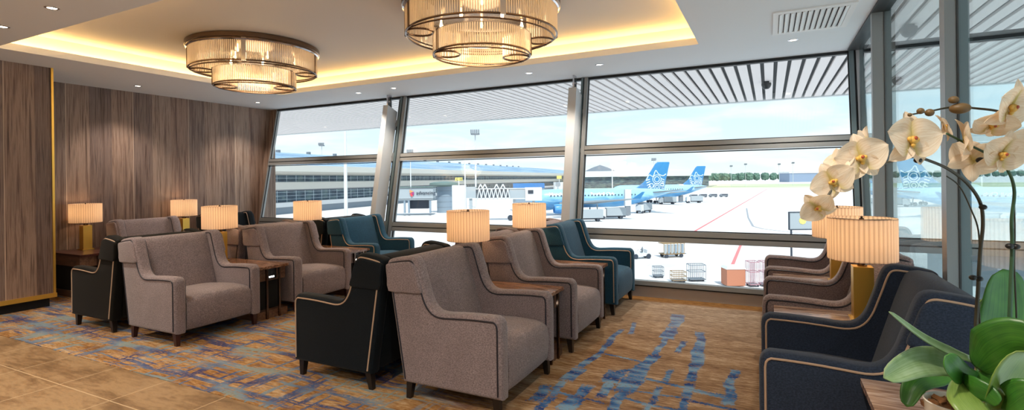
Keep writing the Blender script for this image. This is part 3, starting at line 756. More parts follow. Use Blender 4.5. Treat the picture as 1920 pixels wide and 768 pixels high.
leaf([at(1822,700,1.76), at(1850,735,1.78), at(1880,765,1.8)], .05, M['leaf'], .15, tuple(CR+CU*.5), tip=.6)
def stem(pts, r0, r1, mt, name='stem'):
    P = spline(pts, 6); n = len(P); return MB().tube([OL(p) for p in P], [r0+(r1-r0)*i/(n-1) for i in range(n)], 8).build(name, mt, orc)
stem([at(1834,690,1.70), at(1830,620,1.70), at(1834,540,1.70), at(1838,470,1.69), at(1843,420,1.68), at(1838,380,1.66), at(1815,345,1.63), at(1780,318,1.60), at(1745,302,1.57), at(1714,294,1.54),
      at(1680,300,1.52), at(1640,312,1.49), at(1600,325,1.46), at(1568,345,1.43), at(1548,375,1.41), at(1540,395,1.40)], .0062, .0028, M['stem'])
stem([at(1842,690,1.72), at(1838,620,1.72), at(1834,540,1.72), at(1837,480,1.71), at(1834,430,1.70), at(1822,395,1.68), at(1800,350,1.66), at(1775,330,1.64)], .003, .002, M['stem'], 'support_stick')
stem([at(1890,700,1.60), at(1893,600,1.60), at(1896,520,1.60), at(1898,460,1.60), at(1897,410,1.60), at(1902,360,1.59), at(1893,325,1.58), at(1875,303,1.56), at(1845,285,1.55), at(1810,268,1.54), at(1775,250,1.53)], .0062, .003, M['stem_green'])
stem([at(1905,700,1.62), at(1906,600,1.62), at(1902,500,1.62), at(1903,440,1.62), at(1902,380,1.61)], .0028, .002, M['stem'], 'support_stick')
stem([at(1960,230,1.52), at(1915,222,1.52), at(1870,208,1.52), at(1830,203,1.52), at(1790,200,1.52), at(1745,208,1.52), at(1706,215,1.52)], .0045, .0022, M['stem'])
def blob(u, v_, D, r, mt, name, st=(1,1,1)):
    c = at(u, v_, D); mb = MB().lathe([(r*math.sin(PI*k/10), -r*math.cos(PI*k/10)) for k in range(11)], 14)
    mb.v = [(x*st[0], y*st[1], z*st[2]) for x, y, z in mb.v]; o = mb.build(name, mt, orc, ang=80); o.location = c-pot; return o
for (u, v_, r, st) in ((1706,215,.006,(1,1,.9)), (1726,208,.010,(1,1,.9)), (1743,211,.012,(1,1,.9)), (1788,187,.012,(1.1,1,.9)), (1800,203,.021,(1.25,1,.75))): blob(u, v_, 1.50, r, M['bud'], 'bud', st)
for (u, v_, D) in ((1843,388,1.66), (1824,520,1.70), (1836,522,1.70), (1905,462,1.60), (1893,461,1.60), (1721,300,1.53), (1838,300,1.54)): blob(u, v_, D-.01, .011, M['black'], 'stem_clip', (1,1,.8))
def flower(u, v_, D, px, nx=0, nz=0, roll=0, seed=0, back=False):
    """px: width on the photo; nx, nz: turn of the face right / up"""
    random.seed(seed); c = at(u, v_, D); W = px*D/FPX/2
    n = (-Fv + CR*nx + CU*nz).normalized()*(-1 if back else 1)
    up = (CU*math.cos(roll)+CR*math.sin(roll)); up = (up-n*up.dot(n)).normalized(); rt = up.cross(n).normalized()
    mb = MB(); nu, nv = 10, 9
    uvs = []
    def petal(ang, L, Wd, cup, curl, round_, lift=0):
        d = (up*math.cos(ang)+rt*math.sin(ang)); s_ = d.cross(n).normalized(); base = len(mb.v)
        for i in range(nu+1):
            t = i/nu; w = Wd*(math.sin(PI*min(1, t**round_*.97+.03))**.62 if t < 1 else .02)
            for k in range(nv):
                q = -1+2*k/(nv-1); rip = .02*L*math.sin(5*t+3*q+seed)
                uvs.append((q*.5+.5, t)); p = c + n*(lift*W) + d*(L*(t-.02))+s_*(w*q)+n*(cup*W*(.55*q*q*math.sin(PI*t)+.0)+curl*W*t*t+rip+.05*W*(1-abs(q)*2)*math.sin(PI*t)); mb.v.append(OL(p))
        for i in range(nu):
            for k in range(nv-1): a = base+i*nv+k; mb.f.append((a, a+1, a+nv+1, a+nv))
    j = lambda: random.uniform(-.08, .08)
    petal(0+j(), W*1.0, W*.40, .35, -.12, .75)
    petal(2.45+j(), W*1.0, W*.38, .4, -.16, .75); petal(-2.45+j(), W*1.0, W*.38, .4, -.16, .75)
    petal(1.38+j(), W*1.08, W*.66, .3, .16, .62, .05); petal(-1.38+j(), W*1.08, W*.66, .3, .16, .62, .05)
    f = mb.build('flower', M['petal'], orc, ang=85)
    uv = f.data.uv_layers.new(name='UVMap')
    for l in f.data.loops: uv.data[l.index].uv = uvs[l.vertex_index]
    lp = MB(); q = W*.2
    for (oa, ob, r_) in ((0, -.1, 1.0), (.55, .0, .6), (-.55, .0, .6), (0, -.8, .55)):
        ctr = c+rt*(oa*q*1.2)+up*(ob*q*1.2)+n*(.35*q+.3*q); base = len(lp.v)
        for a in range(7):
            th = PI*a/6
            for b in range(10): ph = 2*PI*b/10; lp.v.append(OL(ctr+(rt*math.sin(th)*math.cos(ph)+up*math.sin(th)*math.sin(ph)+n*math.cos(th)*.8)*q*.75*r_))
        for a in range(6):
            for b in range(10): lp.f.append((base+a*10+b, base+a*10+(b+1) % 10, base+(a+1)*10+(b+1) % 10, base+(a+1)*10+b))
    lp.build('lip', M['lip'], f, ang=80)
    hh = MB(); ctr = c+up*(q*.15)+n*(q*1.15); 
    for a in range(6):
        th = PI*a/5
        for b in range(8): ph = 2*PI*b/8; hh.v.append(OL(ctr+(rt*math.sin(th)*math.cos(ph)+up*math.sin(th)*math.sin(ph)+n*math.cos(th)*.6)*q*.36))
    for a in range(5):
        for b in range(8): hh.f.append((a*8+b, a*8+(b+1) % 8, (a+1)*8+(b+1) % 8, (a+1)*8+b))
    hh.build('heart', M['lipred'], f, ang=80)
flower(1706, 262, 1.50, 112, .15, .05, .05, 1)
flower(1612, 296, 1.45, 96, -.1, .0, -.25, 2)
flower(1630, 262, 1.52, 60, .8, .5, .3, 3, True)
flower(1561, 340, 1.42, 78, -.35, -.1, -.5, 4)
flower(1572, 300, 1.46, 50, -.9, .6, -.2, 5, True)
flower(1533, 388, 1.39, 66, -.5, -.55, -.9, 6)
flower(1768, 238, 1.56, 58, .9, .5, .4, 7)
flower(1806, 262, 1.53, 86, 1.3, .25, .35, 8)
flower(1826, 300, 1.58, 84, -.5, -.4, .6, 9, True)
flower(1878, 288, 1.50, 92, .0, -.35, .2, 10)
flower(1893, 200, 1.47, 106, .35, -.35, .1, 11)
flower(1862, 232, 1.50, 76, -.3, -1.0, .2, 12)
flower(1935, 270, 1.52, 90, -.4, -.3, .2, 13)
# ------------------------------------------------------------------ outside: ground, canopy
GZ = -10.4
def apron_mat():
    m = mat('apron_concrete', rough=.9, spec=.2); t = NT(m); p = t.geo()
    n = t.noise(t.mapping(p, (.012, .05, 1)), 1, 4, .6); n2 = t.noise(t.mapping(p, (.25, .25, 1)), 1, 4, .6)
    f = t.math('ADD', t.math('MULTIPLY', n, .6), t.math('MULTIPLY', n2, .4))
    c = t.ramp(f, [(.36, (202,200,200)), (.5, (222,219,218)), (.64, (232,229,227))])
    x, y, z = t.sep(p)
    for ax, pd in ((x, 7.5), (y, 7.5)):
        fr = t.math('FRACT', t.math('DIVIDE', ax, pd)); c = t.mix(t.math('MULTIPLY', t.math('LESS_THAN', fr, .012), .35), c, (170,168,168))
    t.base(c); return m
M['apron'] = apron_mat()
def grass_mat():
    m = mat('airfield_grass', rough=.95, spec=.1); t = NT(m); p = t.geo()
    t.base(t.ramp(t.noise(t.mapping(p, (.004, .03, 1)), 1, 4, .6), [(.35, (164,172,136)), (.5, (196,200,168)), (.65, (218,216,196))])); return m
M['grass'] = grass_mat()
struct(MB().box(-1500, 1500, -60, 590, GZ-.5, GZ), 'apron_ground', M['apron'])
tag(MB().box(-1500, 1500, 590, 900, GZ-.5, GZ).build('grass_field', M['grass'], None, False), 'pale green grass strip beyond the far edge of the apron', 'grass', kind='stuff')
struct(MB().box(-3500, 3500, 900, 4500, GZ-.5, GZ), 'runway_ground', M['apron'])
M['redline'] = mat('red_paint', (226,120,120), .8); M['greyline'] = mat('grey_paint', (150,152,158), .8)
def strip(name, pts, w, mt, label):
    mb = MB(); P = [Vector((p[0], p[1], GZ+.03)) for p in pts]
    for a, b in zip(P, P[1:]):
        d = (b-a).normalized(); s_ = Vector((-d.y, d.x, 0))*w/2; mb.quad(a-s_, b-s_, b+s_, a+s_)
    return tag(mb.build(name, mt, None, False), label, 'marking')
strip('apron_line', [(-4.6, 60.5+8), (-4.6, 100)], .45, M['redline'], 'red painted line running to the salmon coloured container')
strip('apron_line', [(-14.9, 120.7), (-8.5, 320), (-1.2, 560)], .55, M['redline'], 'long thin red line painted across the apron')
strip('apron_line', [(-7.8, 214), (-5.6, 165), (-3.6, 136.8), (-1.5, 131), (7.4, 120.6)], .5, M['greyline'], 'bent grey line painted on the apron by the notice board')
M['slat'] = mat('canopy_slat', (236,228,226), .55); M['deck'] = mat('canopy_deck', (128,132,134), .8); M['beam'] = mat('canopy_beam', (206,212,214), .5)
cn = thing('slatted_canopy', 'white slatted canopy roof projecting over the windows outside', 'canopy', (-8, 7.7, 4.2))
sl = MB(); x = -24.0
while x < 22:
    y0 = 0 if x+8-8 < 1.0-(-0) and (x-8) < 1.0 else -14
    sl.box(x, x+.20, 0 if (x-8) < .95 else -14, 11.9, 0, .05); x += .285
sl.build('slats', M['slat'], cn, False)
MB().box(-24, 22, 0, 11.9, .22, .4).box(9.0, 22, -14, 0, .22, .4).build('deck', M['deck'], cn, False)  # wing past the side glass extended out of view to keep the sun out
MB().box(-24, 22, 11.9, 12.1, -.03, .4).build('edge_beam', M['beam'], cn, False)
for x_, label, p in ((0, 'dark dome camera under the canopy beyond the right window', at(1437, 165, 14.2)), (0, 'dark dome camera under the canopy beyond the right glass wall', at(1704, 72, 9.0)), (0, 'small grey dome camera under the canopy above the orchid', at(1683, 150, 13.8))):
    p = Vector(p); c = thing('dome_camera', label, 'camera', (p.x, p.y, 4.199))
    MB().box(-.07, .07, -.07, .07, -.04, -.001).build('mount', M['alu_dark'], c, False)
    MB().lathe([(0, -.21), (.06, -.2), (.1, -.16), (.125, -.10), (.125, -.04), (0, -.04)], 20).build('dome', M['black'], c)

# terminal building
M['roofblue'] = mat('metal_roof', (120,142,160), .55); M['cream'] = mat('pale_fascia', (194,192,185), .7); M['pale'] = mat('pale_cladding', (163,171,177), .7)
M['bluegrey'] = mat('blue_grey_cladding', (137,152,166), .7); M['slate'] = mat('green_grey_roof', (105,124,120), .7); M['whiteext'] = mat('white_exterior', (208,210,212), .6)
M['greyext'] = mat('grey_exterior', (120,126,134), .6); M['darkext'] = mat('dark_exterior', (51,59,72), .6); M['yellow'] = mat('yellow_sign', (240,222,120), .6)
M['orange'] = mat('salmon_box', (185,120,92), .7); M['pink'] = mat('pink_netting', (177,128,136), .7); M['tan'] = mat('tan_frame', (148,120,83), .7)
def roof_mat():
    m = M['roofblue']; t = NT(m); v = t.co(); x, y, z = t.sep(v)
    a = t.math('LESS_THAN', t.math('FRACT', t.math('DIVIDE', y, 6)), .09); b = t.math('LESS_THAN', t.math('FRACT', t.math('DIVIDE', x, 5)), .1)
    n = t.noise(t.mapping(v, (.1, .02, 1)), 1, 4)
    c = t.ramp(n, [(.35, (92,128,160)), (.5, (120,152,180)), (.65, (150,174,194))])
    t.base(t.mix(t.math('MULTIPLY', t.math('MAXIMUM', a, b), .5), c, (206,220,230)))
roof_mat()
def facade_mat():
    m = mat('curtain_glazing', (60,84,100), .35, spec=.3); t = NT(m); v = t.co(); x, y, z = t.sep(v)
    a = t.math('LESS_THAN', t.math('FRACT', t.math('DIVIDE', y, 5)), .035); b = t.math('LESS_THAN', t.math('FRACT', t.math('DIVIDE', z, 1.35)), .07)
    n = t.noise(t.mapping(v, (.2, .2, .5)), 1, 3)
    c = t.ramp(n, [(.35, (34,56,74)), (.5, (56,80,96)), (.65, (86,108,112))])
    t.base(t.mix(t.math('MAXIMUM', a, b), c, (206,220,228))); return m
M['facade'] = facade_mat()
tb = thing('terminal_building', 'long airport terminal with a curved blue-grey roof and two glazed storeys', 'building', (-163, 127.7, GZ), math.radians(8.2))
Y0, Y1 = -70, 570
b = MB(); rp = [(7, 17.2), (2, 18.2), (-6, 20.3), (-14, 22.2), (-22, 23.6), (-32, 24.8), (-44, 25.0), (-60, 23)]
top = [(x, z+.9) for x, z in rp]; b.prism(rp+top[::-1], Y0, Y1).build('roof', M['roofblue'], tb, ang=20)
MB().prism([(7.3, 15.9), (7.3, 18.3), (6.6, 18.3), (6.6, 17.2), (0, 15.0), (0, 14.6)], Y0, Y1).build('eaves', M['cream'], tb, False)
MB().box(-40, 0, Y0, Y1, 12.0, 14.8).build('glazed_storey', M['facade'], tb, False)
MB().box(-40, 2.2, Y0, Y1, 9.2, 12.0).build('floor_slab', M['cream'], tb, False)
MB().box(-40, .6, Y0, Y1, 8.7, 9.2).build('slab_edge', M['greyext'], tb, False)
MB().box(-40, 0, Y0, Y1, 4.4, 8.7).build('glazed_storey', M['facade'], tb, False)
MB().box(-40, 2.5, Y0, Y1, 2.7, 4.4).build('floor_slab', M['whiteext'], tb, False)
MB().box(-40, 0, Y0, Y1, 0, 2.7).build('base_wall', M['bluegrey'], tb, False)
for k in range(24):
    yy = Y0+8+k*20; MB().box(-31, -29.5, yy, yy+1.4, 24.8, 26.6).build('roof_vent', M['greyext'], tb, False)
far = thing('far_concourse', 'distant concourse with a flat white roof behind the aircraft tails', 'building', at(1190, 333, 620), YAW)
far.location.z = GZ
MB().box(-72, 92, 0, 40, 13.6, 20.5).build('roof', M['whiteext'], far, False); MB().box(-70, 90, 3, 38, .05, 13.6).build('glazed_wall', M['facade'], far, False)
MB().lathe([(0, 8), (9, 5), (20, 0)], 6, (-38, 20, 20.5)).build('roof_peak', M['greyext'], far)
hg = thing('hangar', 'distant blue hangar with a pale roof at the end of the tree line', 'building', at(1507, 342, 1000), YAW); hg.location.z = GZ
MB().box(-28, 38, 0, 40, 17, 19.3).build('roof', M['whiteext'], hg, False); MB().box(-27, 37, 1, 39, .05, 17).build('wall', mat('hangar_blue', (134,150,172), .7), hg, False)

def vbox(parent, name, mt, u0, u1, v0, v1, D, dep, org, smooth=False):
    """box facing the lounge whose front spans the given extent at depth D"""
    p0 = Vector(at(u0, v1, D)); p1 = Vector(at(u1, v0, D)); k = lambda p: (Vector(p)-org)
    a = k(p0); c = k(p1); R = Matrix.Rotation(-YAW, 3, 'Z'); a = R @ a; c = R @ c
    return MB().box(min(a.x, c.x), max(a.x, c.x), min(a.y, c.y), min(a.y, c.y)+dep, a.z, c.z).build(name, mt, parent, smooth)
def vroot(name, label, cat, u, D, **k):
    p = at(u, 340, D); r = thing(name, label, cat, (p.x, p.y, GZ), YAW, **k); return r, Vector((p.x, p.y, GZ))
# gate house with the fixed walkway
gh, o = vroot('gate_walkway', 'pale grey gate walkway lettered advancing with a red and purple emblem', 'walkway', 780, 176)
f_ = vbox(gh, 'walkway_body', M['pale'], 728, 812, 352, 373, 176, 6, o)
vbox(gh, 'roof_edge', M['slate'], 728, 812, 349.5, 352, 175.6, 7, o)
vbox(gh, 'lower_room', M['darkext'], 768, 803, 375, 391, 178, 5, o); vbox(gh, 'lower_frame', M['pale'], 728, 812, 373, 375.5, 175.8, 7, o)
for u in (736, 757, 765, 805): vbox(gh, 'support_post', M['bluegrey'], u, u+3, 375, 399, 176, .6, o)
def face_text(parent, org, text, u, v, D, hpx, mt, name='lettering', bold=.0):
    p = Matrix.Rotation(-YAW, 3, 'Z') @ (Vector(at(u, v, D))-org); s_ = hpx*D/FPX
    return lettering(text, s_, mt, parent, name, tuple(p), (PI/2, 0, 0), .03, 'LEFT', bold)
face_text(gh, o, 'advancing', 780.5, 364.5, 175.7, 9.2, M['darkext'], bold=.02)
p = Matrix.Rotation(-YAW, 3, 'Z') @ (Vector(at(772, 362, 175.7))-o)
def em(pts, mt, nm):
    mb = MB(); n = len(pts); mb.v = [(p.x+x, p.y-.05, p.z+z) for x, z in pts]+[(p.x+x, p.y, p.z+z) for x, z in pts]; mb.f = [tuple(range(n)), tuple(reversed(range(n, 2*n)))]+[(i, n+i, n+(i+1) % n, (i+1) % n) for i in range(n)]
    mb.build(nm, mt, gh, False)
em([(-.7,1.2),(-.7,.1),(.05,.35),(.6,.5)], mat('emblem_orange', (232,150,90), .6), 'emblem'); em([(.05,.35),(.6,.5),(.8,.2),(.75,-.7),(.1,-.3)], mat('emblem_purple', (150,60,120), .6), 'emblem'); em([(-.7,-.3),(.05,.25),(.1,-.3),(.5,-.9),(-.1,-1.2)], mat('emblem_red', (214,70,80), .6), 'emblem')
dt, o = vroot('gate_drum', 'pale blue drum-shaped gate tower with a green-grey cone roof', 'tower', 830.5, 188)
q = Matrix.Rotation(-YAW, 3, 'Z') @ (Vector(at(832, 400, 176))-o)
MB().lathe([(2.9, 0), (2.9, 10.0)], 24, (0, 4.5, 0)).build('drum_wall', M['bluegrey'], dt); MB().lathe([(5.4, 10.3), (5.2, 11.0), (3.5, 11.4), (0, 11.6)], 24, (-.3, 4.5, 0)).lathe([(5.4, 10.3), (2.9, 9.6)], 24, (-.3, 4.5, 0)).build('roof', M['slate'], dt)
for z in (2, 4, 6, 8): MB().lathe([(2.92, z), (2.96, z+.05), (2.92, z+.1)], 24, (0, 4.5, 0)).build('panel_joint', M['greyext'], dt)
sb, o = vroot('gate_stair_block', 'white panelled stair block beside the pale blue drum tower', 'tower', 860, 174)
vbox(sb, 'wall', M['whiteext'], 848, 872, 347, 401, 174, 5, o)
gs, o = vroot('gate_sign', 'yellow gate number sign on a short pole above the white stair block', 'sign', 860, 175)
vbox(gs, 'sign_board', M['yellow'], 853.5, 867, 332.5, 338.5, 175, .3, o); vbox(gs, 'pole', M['whiteext'], 859.6, 861, 338.5, 346.85, 175.05, .25, o)
face_text(gs, o, 'C 10', 855.2, 337.6, 174.95, 5.6, M['darkext'], bold=.02)
gs.location.z = GZ
g2, o = vroot('gate_sign', 'yellow gate sign at the right edge of the middle window', 'sign', 1048, 200)
vbox(g2, 'sign_board', M['yellow'], 1044, 1053, 329, 335, 200, .3, o); vbox(g2, 'pole', M['whiteext'], 1048, 1049, 335, 341, 200.05, .25, o)
g3, o = vroot('gate_stair_block', 'white gate block behind the aircraft at the right of the middle window', 'tower', 1048, 202); vbox(g3, 'wall', M['whiteext'], 1040, 1062, 341, 395, 202, 5, o)
bl, o = vroot('gate_room', 'gate room with a bright blue wall above the boarding bridge', 'building', 990, 196)
vbox(bl, 'blue_wall', mat('gate_blue', (44,120,186), .5), 962, 1021, 343, 353, 196, 4, o); vbox(bl, 'lower_wall', M['bluegrey'], 962, 1021, 353, 396.5, 196.1, 3.8, o)
# boarding bridge
bb, o = vroot('boarding_bridge', 'white boarding bridge with lattice truss sections reaching to the aircraft', 'boarding bridge', 940, 150)
vbox(bb, 'rotunda', M['pale'], 874, 892, 350, 371, 150, 3.5, o); vbox(bb, 'tunnel', M['greyext'], 892, 955, 354, 371, 150.6, 2.6, o)
vbox(bb, 'tunnel_panel', M['pale'], 955, 985, 353, 373, 150, 3.4, o); vbox(bb, 'cab', M['whiteext'], 985, 1016, 351, 376, 149.6, 4, o)
vbox(bb, 'cab_window', M['darkext'], 990, 1000, 356, 363, 149.5, .2, o)
vbox(bb, 'top_rail', M['whiteext'], 892, 985, 352, 354.5, 149.8, .5, o); vbox(bb, 'bottom_rail', M['whiteext'], 886, 985, 371, 374, 149.8, .5, o)
tr = MB(); R = Matrix.Rotation(-YAW, 3, 'Z')
for k in range(8):
    u = 895+k*7.6
    a = R @ (Vector(at(u, 372, 149.7))-o); c = R @ (Vector(at(u+3.8, 353, 149.7))-o); e = R @ (Vector(at(u+7.6, 372, 149.7))-o)
    tr.tube([a, c], .16, 5); tr.tube([c, e], .16, 5)
tr.build('truss', M['whiteext'], bb)
for u in (897, 905, 927, 939):
    q = MB(); a = R @ (Vector(at(u, 353, 149.7))-o); c = R @ (Vector(at(u+4, 345, 149.7))-o); e = R @ (Vector(at(u+8, 353, 149.7))-o); q.tube([a, c], .18, 5); q.tube([c, e], .18, 5); q.build('roof_strut', M['whiteext'], bb)
for u in (880, 962, 998): vbox(bb, 'support_leg', M['pale'], u, u+5, 372, 398, 150.5, 1, o)
for u in (957, 966, 993, 1002):
    a = R @ (Vector(at(u, 402, 149.9))-o); w_ = MB().lathe([(0, -.3), (.75, -.3), (.85, 0), (.75, .3), (0, .3)], 14); w_.xf(Matrix.Translation((a.x, a.y, .85)) @ Matrix.Rotation(PI/2, 4, 'X')); w_.build('wheel', M['darkext'], bb)
# masts
def mast(u, D, zt, r, label, head=0):
    p = at(u, 340, D); c = thing('light_mast', label, 'mast', (p.x, p.y, GZ), YAW); h = zt-GZ
    MB().tube([(0, 0, 0), (0, 0, h)], [r, r*.6], 10).build('pole', M['whiteext'], c)
    if head:
        hb = MB().lathe([(0, -.2), (head, -.2), (head, .25), (0, .25)], 12, (0, 0, h)); hb.build('head_ring', M['greyext'], c)
        for k in range(5): MB().box(-head+k*head*.42, -head+k*head*.42+head*.26, -head*.6, -head*.3, h+.25, h+1.0*head).build('floodlight', M['greyext'], c, False)
    return c
mast(648, 60, 9.5, .27, 'thick white pole rising past the left window')
mast(872, 100, 9.6, .16, 'thin white pole beside the yellow gate sign')
mast(892, 220, 21, .42, 'white floodlight mast with a round head in the middle window', 1.9)
mast(1148, 330, 17, .4, 'thin grey mast behind the nearer aircraft')
mast(1226, 480, 17.5, .3, 'distant floodlight mast just left of the nearer tail fin', 2.2)
for u, lab in ((1371, 'leftmost floodlight mast in front of the trees'), (1398, 'second floodlight mast in front of the trees'), (1461, 'third floodlight mast in front of the trees'), (1487, 'floodlight mast in front of the blue hangar')):
    mast(u, 640, {1371: 14, 1398: 16, 1461: 15.5, 1487: 17}[u], .28, lab, 1.7)
mast(604, 330, 24.6, .3, 'small floodlight cluster above the terminal roof in the left window', 1.8)
mast(770, 240, 14.5, .3, 'small floodlight just above the transom of the middle window', 1.5)

# aircraft
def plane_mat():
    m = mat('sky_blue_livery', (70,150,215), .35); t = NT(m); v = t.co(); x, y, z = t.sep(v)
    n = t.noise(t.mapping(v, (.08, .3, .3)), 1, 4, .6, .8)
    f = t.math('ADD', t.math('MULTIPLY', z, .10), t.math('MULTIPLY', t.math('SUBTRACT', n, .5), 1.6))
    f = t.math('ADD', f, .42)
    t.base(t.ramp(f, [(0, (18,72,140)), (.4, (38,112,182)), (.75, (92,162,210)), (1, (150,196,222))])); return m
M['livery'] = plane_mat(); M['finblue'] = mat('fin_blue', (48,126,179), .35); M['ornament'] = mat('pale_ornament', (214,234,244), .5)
def make_plane(label, loc, rz):
    t = thing('airliner', label, 'aircraft', loc, rz)
    cz = 5.5; R0 = 3.1
    st = [(-30, .05, 4.7), (-29.6, .7, 4.75), (-28.6, 1.45, 4.9), (-27, 2.2, 5.15), (-25, 2.75, 5.35), (-22.5, 3.05, 5.48), (-19, R0, cz), (0, R0, cz), (10, R0, cz), (14, 2.95, 5.65), (18, 2.55, 6.0), (22, 1.95, 6.45), (25.5, 1.3, 6.9), (28.5, .75, 7.2), (30.2, .35, 7.35)]; st = [((x*.63 if x < 0 else x), r, z) for x, r, z in st]
    b = MB(); seg = 28
    for (x, r, z) in st:
        for k in range(seg): a = 2*PI*k/seg; b.v.append((x, r*math.cos(a), z+r*math.sin(a)))
    for i in range(len(st)-1):
        for k in range(seg): b.f.append((i*seg+k, i*seg+(k+1) % seg, (i+1)*seg+(k+1) % seg, (i+1)*seg+k))
    b.f.append(tuple(range(seg))); b.f.append(tuple((len(st)-1)*seg+k for k in reversed(range(seg))))
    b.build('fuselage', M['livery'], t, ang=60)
    wn = MB()
    for k in range(26):
        x = -13+k*1.15; wn.box(x, x+.35, -R0-.02, -R0+.06, cz+.75, cz+1.2)
    tag(wn.build('cabin_windows', M['darkext'], t, False))
    wn = MB().hexa([(-17.9,-1.45,5.5),(-17.2,-1.95,5.5),(-17.2,1.95,5.5),(-17.9,1.45,5.5),(-17.7,-1.0,6.1),(-17.0,-1.6,6.3),(-17.0,1.6,6.3),(-17.7,1.0,6.1)]); wn.build('cockpit_window', M['darkext'], t, False)
    fz = 7.6
    fin = MB(); pr_ = [(15.5, 8.0), (17.8, 8.7), (20.5, 10.6), (24.6, 16.6), (25.4, 17.3), (29.6, 17.3), (29.8, 17.0), (27.9, 9.0), (27.5, 7.2), (18, 7.8)]
    fin.pillow(pr_, -.32, .32, .2, 2); fin.build('tail_fin', M['finblue'], t, ang=60)
    def ring(cx, cz_, r, w=.12):
        return MB().tube([(cx+r*math.cos(2*PI*k/24), -.36, cz_+r*math.sin(2*PI*k/24)) for k in range(24)], w, 5, True)
    og = MB()
    for (cx, cz_, r) in ((25.0, 11.4, 1.5), (25.0, 11.4, .9), (25.0, 8.9, 1.1), (25.0, 8.9, .55), (23.0, 9.3, .7), (26.9, 9.6, .6)):
        mb = ring(cx, cz_, r); n = len(og.v); og.v += mb.v; og.f += [tuple(i+n for i in f) for f in mb.f]
    pth = spline([(21.2, 11.2, 0), (22.2, 12.9, 0), (23.6, 12.4, 0), (24.6, 14.4, 0), (25.6, 13.2, 0), (27.2, 12.6, 0), (28.3, 13.2, 0)], 5)
    og.tube([(x, -.36, z) for x, z, _ in pth], .16, 5)
    for k in range(5): og.tube([(21.0+k*.25, -.36, 11.0-k*.8), (22.4+k*.1, -.36, 11.4-k*.75)], .16, 5)
    for k in range(5): og.tube([(26.6, -.36, 11.6-k*.8), (27.7-k*.05, -.36, 11.1-k*.7)], .16, 5)
    og.build('fin_ornament', M['ornament'], t)
    for s in (1, -1):
        hs = MB().hexa([(22.5, s*1.2, 6.85), (27.5, s*1.0, 7.0), (30, s*9.4, 7.9), (28.2, s*9.4, 7.9), (22.5, s*1.2, 7.2), (27.5, s*1.0, 7.2), (30, s*9.4, 8.0), (28.2, s*9.4, 8.0)]); hs.build('tailplane', M['greyext'], t, False)
        wg = MB().hexa([(-10, s*2.6, 3.6), (1.5, s*2.6, 3.6), (7.5, s*26, 6.0), (5, s*26, 6.0), (-10, s*2.6, 4.4), (1.5, s*2.6, 4.0), (7.5, s*26, 6.15), (5, s*26, 6.15)]); wg.build('wing', M['pale'], t, False)
        wl = MB().hexa([(5, s*26, 6.0), (7.5, s*26, 6.0), (8.6, s*26.6, 8.0), (7.8, s*26.6, 8.0), (5, s*26.15, 6.0), (7.5, s*26.15, 6.0), (8.6, s*26.75, 8.0), (7.8, s*26.75, 8.0)]); wl.build('winglet', M['finblue'], t, False)
        en = MB().lathe([(.0, 1.2), (1.1, .9), (1.28, .0), (1.42, .3), (1.5, 1.5), (1.45, 3.5), (1.1, 5.2), (.6, 6.2), (0, 6.6)], 24)
        en.xf(Matrix.Translation((-13.5, s*9.2, 2.65)) @ Matrix.Rotation(PI/2, 4, 'Y')); en.build('engine', M['livery'], t, ang=50)
        py = MB().hexa([(-11, s*9.2-.15, 3.9), (-6, s*9.2-.15, 3.9), (-6, s*9.2+.15, 3.9), (-11, s*9.2+.15, 3.9), (-8, s*9.2-.15, 4.6), (-2, s*9.2-.15, 4.7), (-2, s*9.2+.15, 4.7), (-8, s*9.2+.15, 4.6)]); py.build('pylon', M['greyext'], t, False)
        gr = MB().tube([(2.5, s*3.6, 3.6), (2.5, s*3.8, .7)], .22, 8)
        gr.build('main_gear', M['greyext'], t)
        for dx in (-.8, .8):
            w_ = MB().lathe([(0, -.5), (.6, -.5), (.68, -.3), (.68, .3), (.6, .5), (0, .5)], 16); w_.xf(Matrix.Translation((2.5+dx, s*3.8, .68)) @ Matrix.Rotation(PI/2, 4, 'X')); w_.build('wheel', M['darkext'], t)
    MB().tube([(-15, 0, 2.8), (-15, 0, .5)], .15, 8).build('nose_gear', M['greyext'], t)
    w_ = MB().lathe([(0, -.35), (.5, -.35), (.5, .35), (0, .35)], 14); w_.xf(Matrix.Translation((-15, 0, .5)) @ Matrix.Rotation(PI/2, 4, 'X')); w_.build('wheel', M['darkext'], t)
    return t
pl = make_plane('nearer sky-blue airliner lettered Manchester City with an ornamented tail fin', (-54.5, 164.5, GZ), math.radians(36.5))
p2 = dup(pl, (-51.5, 247.5, GZ), math.radians(36.5), 'farther sky-blue airliner parked beyond the first one')
lettering('Manchester City', 1.75, M['white'], pl, 'lettering', (-13.4, -3.03, 6.45), (PI/2-.47, 0, 0), .03, 'LEFT', .03)
lettering('Football Club', 1.5, M['white'], pl, 'lettering', (.6, -3.03, 6.45), (PI/2-.47, 0, 0), .03, 'LEFT', .03)

